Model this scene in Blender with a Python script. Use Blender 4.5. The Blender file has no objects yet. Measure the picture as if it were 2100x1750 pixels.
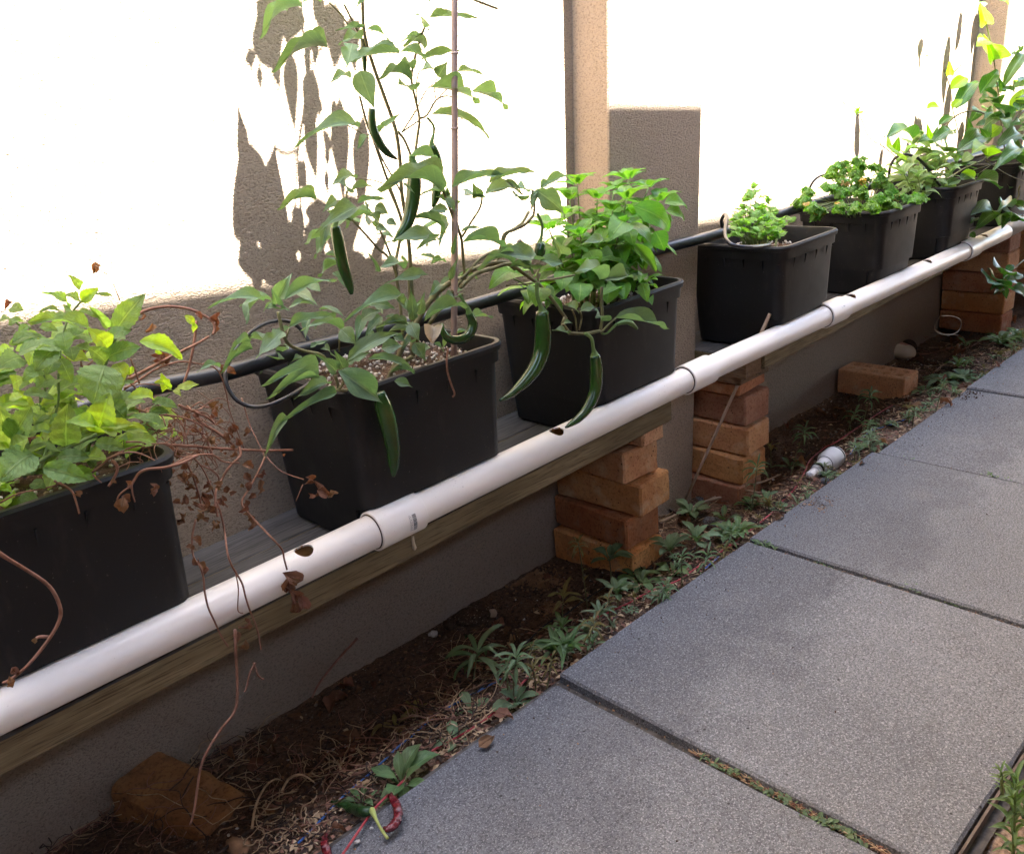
import bpy, bmesh, math, random
import numpy as np
from mathutils import Vector, Matrix, noise
rnd = random.Random(7)
S = bpy.context.scene
COL = S.collection

# ------------------------------------------------------------------ camera
CC = (1050.0, 875.0)                       # frame measured on a 2100 x 1750 view of the photograph
VX, VY = (3090.0, 10.0), (-820.0, 370.0)   # vanishing points along the wall / into the wall
FOC = math.sqrt(-((VX[0]-CC[0])*(VY[0]-CC[0]) + (VX[1]-CC[1])*(VY[1]-CC[1])))
_x = Vector((VX[0]-CC[0], VX[1]-CC[1], FOC)).normalized()
_y = Vector((VY[0]-CC[0], VY[1]-CC[1], FOC)).normalized()
_z = _x.cross(_y)
M3 = Matrix((_x, _y, _z))                  # camera (right, down, forward) -> world
CP = Vector((0, 0, 0.96))
cam = bpy.data.cameras.new('camera'); camo = bpy.data.objects.new('camera', cam); COL.objects.link(camo)
R = Matrix(((M3[0][0], -M3[0][1], -M3[0][2]), (M3[1][0], -M3[1][1], -M3[1][2]), (M3[2][0], -M3[2][1], -M3[2][2])))
camo.matrix_world = Matrix.Translation(CP) @ R.to_4x4()
cam.sensor_fit = 'HORIZONTAL'; cam.sensor_width = 36; cam.lens = 36*FOC/2100
cam.clip_start = 0.02; cam.clip_end = 200
S.camera = camo

# ------------------------------------------------------------------ light
SUN_T = Vector((-0.46, 1.0, -2.7)).normalized()      # direction the sunlight travels
w = bpy.data.worlds.new('World'); S.world = w; w.use_nodes = True
nt = w.node_tree; nt.nodes.clear()
sky = nt.nodes.new('ShaderNodeTexSky'); sky.sky_type = 'NISHITA'; sky.sun_disc = False
sky.sun_elevation = math.radians(69); sky.sun_rotation = math.radians(155)
sky.air_density = 1.0; sky.dust_density = 1.5
bg = nt.nodes.new('ShaderNodeBackground'); bg.inputs[1].default_value = 0.08
wo = nt.nodes.new('ShaderNodeOutputWorld')
nt.links.new(sky.outputs[0], bg.inputs[0]); nt.links.new(bg.outputs[0], wo.inputs[0])
sl = bpy.data.lights.new('sun', 'SUN'); sl.energy = 5.0; sl.angle = math.radians(0.5); sl.color = (1, 0.95, 0.87)
so = bpy.data.objects.new('sun', sl); COL.objects.link(so); so.location = (1, -1, 4)
so.rotation_euler = SUN_T.to_track_quat('-Z', 'Y').to_euler()
vs = S.view_settings
vs.view_transform = 'Standard'; vs.look = 'None'; vs.gamma = 1; vs.use_curve_mapping = False
vs.exposure = 5.05
S.cycles.max_bounces = 12; S.cycles.diffuse_bounces = 6; S.cycles.transmission_bounces = 8
S.cycles.use_adaptive_sampling = True
try: S.cycles.use_denoising = True
except Exception: pass

# ------------------------------------------------------------------ pixel -> place helpers (plan measured from the photo)
def ray(u, v): return M3 @ Vector((u-CC[0], v-CC[1], FOC))
def at(u, v, Y):
    d = ray(u, v); return CP + d*((Y-CP.y)/d.y)
def atz(u, v, Z):
    d = ray(u, v); return CP + d*((Z-CP.z)/d.z)
def gh(x, y):
    "height of the ground"
    if y < 0.29: b = -0.02
    elif y < 0.945: b = -0.035
    else:
        t = min(1, (y-0.945)/0.405); b = -0.028 - 0.052*t
    return b + 0.006*noise.noise(Vector((x*9, y*9, 0))) + 0.004*noise.noise(Vector((x*31, y*31, 4)))
def topz(x, y): return .002 if .292 < y < .943 else gh(x, y)
def G(u, v, dz=0.0):
    p = atz(u, v, 0.002+dz)
    if .292 < p.y < .943: return p
    p = atz(u, v, -0.04)
    for _ in range(5): p = atz(u, v, gh(p.x, p.y)+dz)
    p.y = max(p.y, .948) if p.y > .6 else p.y
    return p
def Gw(u, v):
    p = G(u, v)
    if .6 < p.y < .96: p = Vector((p.x, .96, gh(p.x, .96)))
    return p
def depth(p):
    q = p-CP; return q.x*M3[0][2]+q.y*M3[1][2]+q.z*M3[2][2]
def proj(p):
    q = M3.transposed() @ (p-CP); return Vector((CC[0]+FOC*q.x/q.z, CC[1]+FOC*q.y/q.z))
FR = dict(a=(800, 0, 1.909), b=(700, 900, 1.909), c=(1600, 500, 1.909), d=(1700, 850, 2.625), e=(800, 1100, 2.3333),
          m=(0, 900, 2.917), n=(0, 1400, 2.917), t=(600, 1500, 2.1867), v=(3100, 0, 3.5), q=(3100, 400, 3.5),
          w3=(700, 2300, 2.3333), w4=(1200, 1900, 1.909), w6=(2300, 1500, 3.0), w7=(1900, 1750, 2.625),
          c7=(2528, 900, 1.909), c8=(1800, 1200, 1.909), r=(2728, 2124, 1.9444), s=(3200, 1000, 4.374), c2=(2528, 0, 1.909),
          bl=(0, 2300, 2.3333), o=(0, 0, 0.57884))
def F(f, x, y):
    ox, oy, s = FR[f]; return ((ox+x/s)*0.57884, (oy+y/s)*0.57884)
def fs(f): return 0.57884/FR[f][2]

# ------------------------------------------------------------------ scene helpers
def link(o, parent=None):
    COL.objects.link(o)
    if parent is not None: o.parent = parent
    return o
def tag(o, label, cat, group=None):
    o['label'] = label; o['category'] = cat
    if group: o['group'] = group
    return o
def wloc(o):
    p = Vector((0, 0, 0))
    while o is not None: p += o.location; o = o.parent
    return p
def thing(name, loc, label, cat, group=None):
    o = bpy.data.objects.new(name, None); o.empty_display_size = 0.02; o.location = loc
    link(o); return tag(o, label, cat, group)
class MB:
    "collects geometry in world coordinates and links it as ONE mesh object"
    def __init__(s): s.v = []; s.f = []; s.mi = []
    def add(s, vs, fs, m=0):
        b = len(s.v); s.v += [tuple(p) for p in vs]; s.f += [tuple(b+i for i in f) for f in fs]; s.mi += [m]*len(fs)
    def tube(s, pts, rads, seg=6, m=0, smooth=2, cap=True):
        P = [Vector(p) for p in pts]
        if not hasattr(rads, '__len__'): rads = [rads]*len(P)
        rads = list(rads)
        if smooth > 1 and len(P) > 2: P, rads = catmull(P, rads, smooth)
        n = len(P); up = Vector((0, 0, 1)); vs = []
        t0 = (P[1]-P[0]).normalized(); a = t0.cross(up)
        if a.length < 0.05: a = t0.cross(Vector((1, 0, 0)))
        a.normalize()
        for i in range(n):
            t = (P[min(i+1, n-1)]-P[max(i-1, 0)]).normalized()
            a = (a - t*a.dot(t)); a.normalize(); b = t.cross(a)
            for k in range(seg):
                an = 2*math.pi*k/seg; vs.append(P[i]+(a*math.cos(an)+b*math.sin(an))*rads[i])
        fsx = [(i*seg+k, i*seg+(k+1) % seg, (i+1)*seg+(k+1) % seg, (i+1)*seg+k) for i in range(n-1) for k in range(seg)]
        if cap: fsx += [tuple(range(seg-1, -1, -1)), tuple((n-1)*seg+k for k in range(seg))]
        s.add(vs, fsx, m)
    def box(s, x0, x1, y0, y1, z0, z1, m=0):
        s.add([(x0, y0, z0), (x1, y0, z0), (x1, y1, z0), (x0, y1, z0), (x0, y0, z1), (x1, y0, z1), (x1, y1, z1), (x0, y1, z1)],
              [(0, 3, 2, 1), (4, 5, 6, 7), (0, 1, 5, 4), (1, 2, 6, 5), (2, 3, 7, 6), (3, 0, 4, 7)], m)
    def blob(s, c, r, m=0, sq=(1, 1, 1), lumpy=0.3):
        ico = ICO; vs = []
        q = Matrix.Rotation(rnd.random()*6, 3, 'Z') @ Matrix.Rotation(rnd.random()*6, 3, 'X')
        for p in ico[0]:
            k = r*(1+lumpy*(rnd.random()-0.5)*2); pp = q @ Vector((p[0]*sq[0]*k, p[1]*sq[1]*k, p[2]*sq[2]*k)); vs.append(Vector(c)+pp)
        s.add(vs, ico[1], m)
    def build(s, name, mats, parent=None, smooth=True):
        me = bpy.data.meshes.new(name); L = wloc(parent) if parent is not None else Vector((0, 0, 0))
        me.from_pydata([(p[0]-L.x, p[1]-L.y, p[2]-L.z) for p in s.v], [], s.f)
        if not isinstance(mats, (list, tuple)): mats = [mats]
        for m in mats: me.materials.append(m)
        me.polygons.foreach_set('material_index', s.mi)
        if smooth: me.polygons.foreach_set('use_smooth', [True]*len(me.polygons))
        me.update()
        return link(bpy.data.objects.new(name, me), parent)
def catmull(P, R_, k):
    out = []; ro = []; n = len(P)
    for i in range(n-1):
        p0, p1, p2, p3 = P[max(i-1, 0)], P[i], P[i+1], P[min(i+2, n-1)]
        for j in range(k):
            t = j/k
            out.append(0.5*((2*p1)+(p2-p0)*t+(2*p0-5*p1+4*p2-p3)*t*t+(3*p1-p0-3*p2+p3)*t**3)); ro.append(R_[i]*(1-t)+R_[i+1]*t)
    out.append(P[-1]); ro.append(R_[-1]); return out, ro
_bm = bmesh.new(); bmesh.ops.create_icosphere(_bm, subdivisions=1, radius=1)
ICO = ([tuple(v.co) for v in _bm.verts], [tuple(v.index for v in f.verts) for f in _bm.faces]); _bm.free()
_bm = bmesh.new(); bmesh.ops.create_icosphere(_bm, subdivisions=1, radius=1)

def bm_obj(name, bm, mats, parent=None, smooth=False, auto=None):
    me = bpy.data.meshes.new(name); L = wloc(parent) if parent is not None else Vector((0, 0, 0))
    for v in bm.verts: v.co -= L
    bm.to_mesh(me); bm.free()
    if not isinstance(mats, (list, tuple)): mats = [mats]
    for m in mats: me.materials.append(m)
    if smooth: me.polygons.foreach_set('use_smooth', [True]*len(me.polygons))
    o = bpy.data.objects.new(name, me)
    return link(o, parent)
def rough_box(x0, x1, y0, y1, z0, z1, bev=0.004, cuts=(3, 3, 3), amp=0.001, rot=0, seed=0, nscale=40):
    bm = bmesh.new(); bmesh.ops.create_cube(bm, size=1)
    for v in bm.verts: v.co = Vector((x0+(v.co.x+.5)*(x1-x0), y0+(v.co.y+.5)*(y1-y0), z0+(v.co.z+.5)*(z1-z0)))
    for ax, c in enumerate(cuts):
        if c < 1: continue
        es = [e for e in bm.edges if abs((e.verts[0].co-e.verts[1].co)[ax]) > 1e-6 and abs((e.verts[0].co-e.verts[1].co).length-abs((e.verts[0].co-e.verts[1].co)[ax])) < 1e-6]
        bmesh.ops.subdivide_edges(bm, edges=es, cuts=c, use_grid_fill=True)
    if bev > 0:
        es = [e for e in bm.edges if len(e.link_faces) == 2 and e.link_faces[0].normal.dot(e.link_faces[1].normal) < 0.5]
        bm.normal_update(); es = [e for e in bm.edges if len(e.link_faces) == 2 and e.link_faces[0].normal.dot(e.link_faces[1].normal) < 0.5]
        bmesh.ops.bevel(bm, geom=es, offset=bev, segments=1, affect='EDGES')
    c = Vector(((x0+x1)/2, (y0+y1)/2, (z0+z1)/2)); rm = Matrix.Rotation(rot, 3, 'Z')
    for v in bm.verts:
        v.co = c + rm @ (v.co-c)
        v.co += amp*Vector(noise.noise_vector(v.co*nscale+Vector((seed*7.3, 0, 0))))
    return bm

# ------------------------------------------------------------------ materials
class NM:
    def __init__(s, name):
        s.m = bpy.data.materials.new(name); s.m.use_nodes = True; s.t = s.m.node_tree
        s.b = s.t.nodes['Principled BSDF']; s.out = s.t.nodes['Material Output']
    def n(s, ty, **k):
        nd = s.t.nodes.new('ShaderNode'+ty)
        for a, b in k.items(): setattr(nd, a, b)
        return nd
    def l(s, a, b): s.t.links.new(a, b)
    def coord(s, kind='Object', sc=(1, 1, 1)):
        tc = s.n('TexCoord'); mp = s.n('Mapping'); mp.inputs['Scale'].default_value = sc
        s.l(tc.outputs[kind], mp.inputs[0]); return mp.outputs[0]
    def noise(s, co, sc, det=3, ro=0.55, dist=0):
        t = s.n('TexNoise'); t.inputs['Scale'].default_value = sc; t.inputs['Detail'].default_value = det
        t.inputs['Roughness'].default_value = ro; t.inputs['Distortion'].default_value = dist
        if co is not None: s.l(co, t.inputs['Vector'])
        return t.outputs[0]
    def ramp(s, x, stops):
        r = s.n('ValToRGB'); e = r.color_ramp.elements
        while len(e) < len(stops): e.new(0.5)
        for i, (p, c) in enumerate(stops):
            e[i].position = p
            e[i].color = (*(c if hasattr(c, '__len__') else (c, c, c)), 1)
        s.l(x, r.inputs[0]); return r.outputs[0]
    def mix(s, f, a, b, mode='MIX'):
        m = s.n('Mix', data_type='RGBA', blend_type=mode)
        for sock, val in ((0, f), (6, a), (7, b)):
            if hasattr(val, 'links'): s.l(val, m.inputs[sock])
            elif sock == 0: m.inputs[0].default_value = val
            else: m.inputs[sock].default_value = (*val, 1)
        return m.outputs[2]
    def bump(s, h, strength, dist=0.001, normal=None):
        b = s.n('Bump'); b.inputs['Strength'].default_value = strength; b.inputs['Distance'].default_value = dist
        s.l(h, b.inputs['Height'])
        if normal is not None: s.l(normal, b.inputs['Normal'])
        return b.outputs[0]
    def set(s, col=None, rough=None, normal=None, spec=None):
        for k, v in (('Base Color', col), ('Roughness', rough), ('Normal', normal), ('Specular IOR Level', spec)):
            if v is None: continue
            if hasattr(v, 'links'): s.l(v, s.b.inputs[k])
            elif k == 'Base Color': s.b.inputs[k].default_value = (*v, 1)
            else: s.b.inputs[k].default_value = v
        return s.m
def mat_render():
    k = NM('rendered_wall_paint'); co = k.coord(sc=(0.75, 1, 1.35)); co1 = k.coord()
    big = k.noise(co1, 2.5, 4); fine = k.noise(co, 240, 2, .6, 0.8); mid = k.noise(co, 60, 2)
    c = k.mix(k.ramp(big, [(.3, 0.), (.7, 1.)]), (.292, .228, .170), (.345, .272, .205))
    c = k.mix(k.ramp(fine, [(.36, .75), (.5, 0.)]), c, (.185, .145, .105))
    h = k.mix(0.3, k.ramp(fine, [(.3, 0.), (.62, 1.)]), k.ramp(mid, [(.3, 0.), (.7, 1.)]))
    return k.set(c, .9, k.bump(h, .75, .0022), .15)
def mat_concrete():
    k = NM('paving_concrete'); co = k.coord()
    inf = k.n('ObjectInfo'); addv = k.n('VectorMath', operation='ADD'); k.l(co, addv.inputs[0])
    cb = k.n('CombineXYZ'); mul = k.n('Math', operation='MULTIPLY'); mul.inputs[1].default_value = 37.0
    k.l(inf.outputs['Random'], mul.inputs[0]); k.l(mul.outputs[0], cb.inputs[0]); k.l(cb.outputs[0], addv.inputs[1]); co = addv.outputs[0]
    big = k.noise(co, 2.2, 5, .6); med = k.noise(co, 12, 4, .6); fine = k.noise(co, 235, 3, .8); f2 = k.noise(co, 400, 2, .6)
    c = k.mix(k.ramp(big, [(.32, 0.), (.68, 1.)]), (.135, .134, .137), (.195, .193, .193))
    c = k.mix(k.ramp(med, [(.45, 0.), (.75, .45)]), c, (.12, .114, .112))
    c = k.mix(k.ramp(fine, [(.40, .85), (.54, 0.)]), c, (.07, .068, .068))
    c = k.mix(k.ramp(f2, [(.54, 0.), (.68, .62)]), c, (.43, .42, .41))
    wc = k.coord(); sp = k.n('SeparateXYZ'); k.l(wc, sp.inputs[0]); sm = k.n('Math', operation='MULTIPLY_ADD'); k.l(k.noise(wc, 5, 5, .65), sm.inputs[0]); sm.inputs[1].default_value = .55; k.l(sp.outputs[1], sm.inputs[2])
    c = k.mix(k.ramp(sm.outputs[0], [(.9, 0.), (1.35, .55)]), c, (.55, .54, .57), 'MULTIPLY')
    stain = k.noise(co, 3.1, 2); c = k.mix(k.ramp(stain, [(.66, 0.), (.8, .22)]), c, (.27, .225, .18))
    vo = k.n('TexVoronoi'); vo.inputs['Scale'].default_value = 46; k.l(co, vo.inputs['Vector'])
    pit = k.ramp(vo.outputs['Distance'], [(.07, 1.), (.13, 0.)])
    msk = k.ramp(k.noise(co, 14, 2), [(.54, 0.), (.6, 1.)])
    pm = k.n('Math', operation='MULTIPLY'); k.l(pit, pm.inputs[0]); k.l(msk, pm.inputs[1])
    c = k.mix(pm.outputs[0], c, (.035, .033, .03))
    h = k.mix(0.5, fine, f2); h = k.mix(pm.outputs[0], h, (0, 0, 0))
    return k.set(c, .92, k.bump(h, .55, .0012), .25)
def mat_soil(name='soil', a=(.07, .040, .025), b=(.20, .12, .075), chips=.5):
    k = NM(name); co = k.coord()
    big = k.noise(co, 5, 5, .65); f = k.noise(co, 120, 4, .7); vo = k.n('TexVoronoi'); vo.inputs['Scale'].default_value = 160; k.l(co, vo.inputs['Vector'])
    c = k.mix(k.ramp(big, [(.3, 0.), (.7, 1.)]), a, b)
    c = k.mix(k.ramp(f, [(.35, .8), (.6, 0.)]), c, tuple(x*.4 for x in a))
    c = k.mix(k.ramp(k.noise(co, 260, 1), [(.66, 0.), (.72, chips)]), c, (.38, .30, .23))
    return k.set(c, .95, k.bump(k.mix(.5, f, vo.outputs['Distance']), 1.0, .004), .15)
def mat_wood(name, a, b, dark, sc=(1.4, 30, 30), mould=0.0):
    k = NM(name); co = k.coord(sc=sc); c0 = k.coord()
    g = k.noise(co, 3.0, 5, .65, .8); g2 = k.noise(co, 11, 3, .6)
    c = k.mix(k.ramp(g, [(.32, 0.), (.68, 1.)]), a, b)
    c = k.mix(k.ramp(g2, [(.36, .75), (.5, 0.)]), c, dark)
    c = k.mix(k.ramp(k.noise(c0, 4, 3), [(.42, 0.), (.66, .6)]), c, tuple(x*.55 for x in a))
    return k.set(c, .85, k.bump(k.mix(.5, g, g2), .6, .0015), .25)
def mat_brick(name, a, b, c_):
    k = NM(name); co = k.coord(); inf = k.n('ObjectInfo')
    add = k.n('VectorMath', operation='ADD'); cb = k.n('CombineXYZ'); mu = k.n('Math', operation='MULTIPLY'); mu.inputs[1].default_value = 19
    k.l(inf.outputs['Random'], mu.inputs[0]); k.l(mu.outputs[0], cb.inputs[0]); k.l(mu.outputs[0], cb.inputs[2]); k.l(co, add.inputs[0]); k.l(cb.outputs[0], add.inputs[1]); co = add.outputs[0]
    big = k.noise(co, 9, 4, .6); f = k.noise(co, 160, 3, .6)
    c = k.mix(k.ramp(big, [(.3, 0.), (.7, 1.)]), a, b)
    hv = k.n('HueSaturation'); k.l(c, hv.inputs['Color']); k.l(k.ramp(inf.outputs['Random'], [(0., .88), (1., 1.25)]), hv.inputs['Value']); k.l(k.ramp(inf.outputs['Random'], [(0., 1.05), (.5, .9), (1., 1.1)]), hv.inputs['Saturation']); c = hv.outputs[0]
    c = k.mix(k.ramp(k.noise(co, 5, 5, .7), [(.54, 0.), (.7, .4)]), c, (.16, .10, .06))
    c = k.mix(k.ramp(f, [(.33, .6), (.5, 0.)]), c, tuple(x*.55 for x in a))
    c = k.mix(k.ramp(k.noise(co, 21, 3), [(.55, 0.), (.75, .7)]), c, c_)
    vo = k.n('TexVoronoi'); vo.inputs['Scale'].default_value = 95; k.l(co, vo.inputs['Vector'])
    pm = k.n('Math', operation='MULTIPLY'); k.l(k.ramp(vo.outputs['Distance'], [(.10, 1.), (.24, 0.)]), pm.inputs[0]); k.l(k.ramp(k.noise(co, 26, 3), [(.52, 0.), (.6, 1.)]), pm.inputs[1]); pit = pm.outputs[0]; vo.inputs['Randomness'].default_value = 1; c = k.mix(pit, c, (.05, .025, .015))
    h = k.mix(.5, f, k.noise(co, 60, 2)); h = k.mix(pit, h, (0, 0, 0))
    return k.set(c, .9, k.bump(h, .8, .0025), .2)
def mat_pvc(name, col=(.87, .815, .755), dirt=.3, rough=.28):
    k = NM(name); co = k.coord(); f = k.noise(co, 90, 3); g = k.noise(co, 7, 4)
    sp = k.ramp(k.noise(co, 420, 1), [(.70, 0.), (.76, .55)])
    c = k.mix(k.ramp(g, [(.4, 0.), (.75, dirt)]), col, (col[0]*.9, col[1]*.84, col[2]*.74))
    mk = k.n('Math', operation='MULTIPLY'); k.l(sp, mk.inputs[0]); k.l(k.ramp(g, [(.5, 0.), (.62, 1.)]), mk.inputs[1])
    c = k.mix(mk.outputs[0], c, (.22, .17, .13))
    st = k.ramp(k.noise(k.coord(sc=(.25, 1, 1)), 60, 4, .7), [(.64, 0.), (.76, .25)]); c = k.mix(st, c, (.36, .29, .21))
    k.l(k.ramp(f, [(.3, rough), (.7, rough+.15)]), k.b.inputs['Roughness'])
    m = k.set(c, None, k.bump(f, .05, .001), .5)
    return m
def mat_plastic(name, col, rough=.55, spec=.35):
    k = NM(name); co = k.coord(); f = k.noise(co, 450, 2); g = k.noise(co, 9, 4)
    c = k.mix(k.ramp(g, [(.35, 0.), (.7, 1.)]), col, tuple(x*1.35+.002 for x in col))
    c = k.mix(k.ramp(k.noise(co, 240, 1), [(.74, 0.), (.78, .3)]), c, (.18, .16, .14))
    c = k.mix(k.ramp(k.noise(k.coord(sc=(1, 1, .35)), 26, 5, .7), [(.54, 0.), (.8, .12)]), c, (.15, .13, .115))
    k.l(k.ramp(g, [(.3, rough-.06), (.7, rough+.12)]), k.b.inputs['Roughness'])
    return k.set(c, None, k.bump(f, .25, .0005), spec)
def mat_leaf(name, a, b, vein, tr=.4, trc=None, rough=.45, side=9, bump=.5, spots=None, veinw=.045, spec=.4, sidev=.5):
    "leaf: midrib and side veins follow the leaf's own UV, every leaf its own shade"
    k = NM(name); uv = k.n('UVMap'); sep = k.n('SeparateXYZ'); k.l(uv.outputs[0], sep.inputs[0])
    inf = k.n('ObjectInfo')
    ab = k.n('Math', operation='SUBTRACT'); k.l(sep.outputs[1], ab.inputs[0]); ab.inputs[1].default_value = .5
    av = k.n('Math', operation='ABSOLUTE'); k.l(ab.outputs[0], av.inputs[0])
    mid = k.ramp(av.outputs[0], [(veinw*.35, 1.), (veinw, 0.)])
    # side veins: stripes of u - |v|*slope
    mu = k.n('Math', operation='MULTIPLY'); k.l(av.outputs[0], mu.inputs[0]); mu.inputs[1].default_value = .75
    su = k.n('Math', operation='SUBTRACT'); k.l(sep.outputs[0], su.inputs[0]); k.l(mu.outputs[0], su.inputs[1])
    m2 = k.n('Math', operation='MULTIPLY'); k.l(su.outputs[0], m2.inputs[0]); m2.inputs[1].default_value = side
    fr = k.n('Math', operation='FRACT'); k.l(m2.outputs[0], fr.inputs[0])
    sv = k.ramp(fr.outputs[0], [(.0, 1.), (.1, 0.), (.9, 0.), (1., 1.)])
    co = k.coord('UV', (3, 2, 1)); nz = k.noise(k.coord('Object'), 5, 3)
    f = k.noise(k.coord('UV', (12, 9, 1)), 3, 3)
    c = k.mix(inf.outputs['Random'], a, b)
    hh = k.n('HueSaturation'); r7 = k.n('Math', operation='MULTIPLY'); k.l(inf.outputs['Random'], r7.inputs[0]); r7.inputs[1].default_value = 7.31; f7 = k.n('Math', operation='FRACT'); k.l(r7.outputs[0], f7.inputs[0]); k.l(k.ramp(f7.outputs[0], [(0., .475), (1., .518)]), hh.inputs['Hue']); k.l(k.ramp(f7.outputs[0], [(0., .78), (1., 1.)]), hh.inputs['Value']); k.l(c, hh.inputs['Color']); c = hh.outputs[0]
    c = k.mix(k.ramp(k.noise(k.coord('Object', (1, 1, 1)), 9, 4, .7), [(.62, 0.), (.72, .35)]), c, (a[0]*2.2, a[1]*1.15, a[2]*.7))
    c = k.mix(k.ramp(f, [(.3, .35), (.65, 0.)]), c, tuple(x*.62 for x in a))
    c = k.mix(k.ramp(nz, [(.5, 0.), (.75, .35)]), c, tuple(min(1, x*1.35) for x in b))
    x1 = k.n('Math', operation='MULTIPLY'); k.l(sv, x1.inputs[0]); x1.inputs[1].default_value = sidev
    vm = k.n('Math', operation='MAXIMUM'); k.l(mid, vm.inputs[0]); k.l(x1.outputs[0], vm.inputs[1])
    vf = k.n('Math', operation='MULTIPLY'); k.l(vm.outputs[0], vf.inputs[0]); vf.inputs[1].default_value = .65
    c = k.mix(vf.outputs[0], c, vein)
    if spots: c = k.mix(k.ramp(k.noise(k.coord('UV', (9, 7, 1)), 4, 2), [(.64, 0.), (.7, .8)]), c, spots)
    h = k.mix(.6, f, vm.outputs[0])
    nrm = k.bump(h, bump, .0012)
    m = k.set(c, rough, nrm, spec)
    tl = k.n('BsdfTranslucent'); tc = k.mix(1.0, c, trc or (.75, 1.0, .25), 'MULTIPLY')
    br = k.n('Mix', data_type='RGBA', blend_type='MULTIPLY'); br.inputs[0].default_value = 1
    k.l(tc, br.inputs[6]); br.inputs[7].default_value = (1.9, 1.9, 1.9, 1); br.clamp_result = False
    k.l(br.outputs[2], tl.inputs[0])
    ms = k.n('MixShader'); ms.inputs[0].default_value = tr
    k.l(k.b.outputs[0], ms.inputs[1]); k.l(tl.outputs[0], ms.inputs[2]); k.l(ms.outputs[0], k.out.inputs[0])
    return m
def mat_simple(name, a, b, rough=.6, sc=40, bump=.4, spec=.3, dist=.001, stretch=(1, 1, 1)):
    k = NM(name); co = k.coord(sc=stretch); f = k.noise(co, sc, 4, .6)
    c = k.mix(k.ramp(f, [(.35, 0.), (.65, 1.)]), a, b)
    return k.set(c, rough, k.bump(f, bump, dist), spec)

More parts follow.
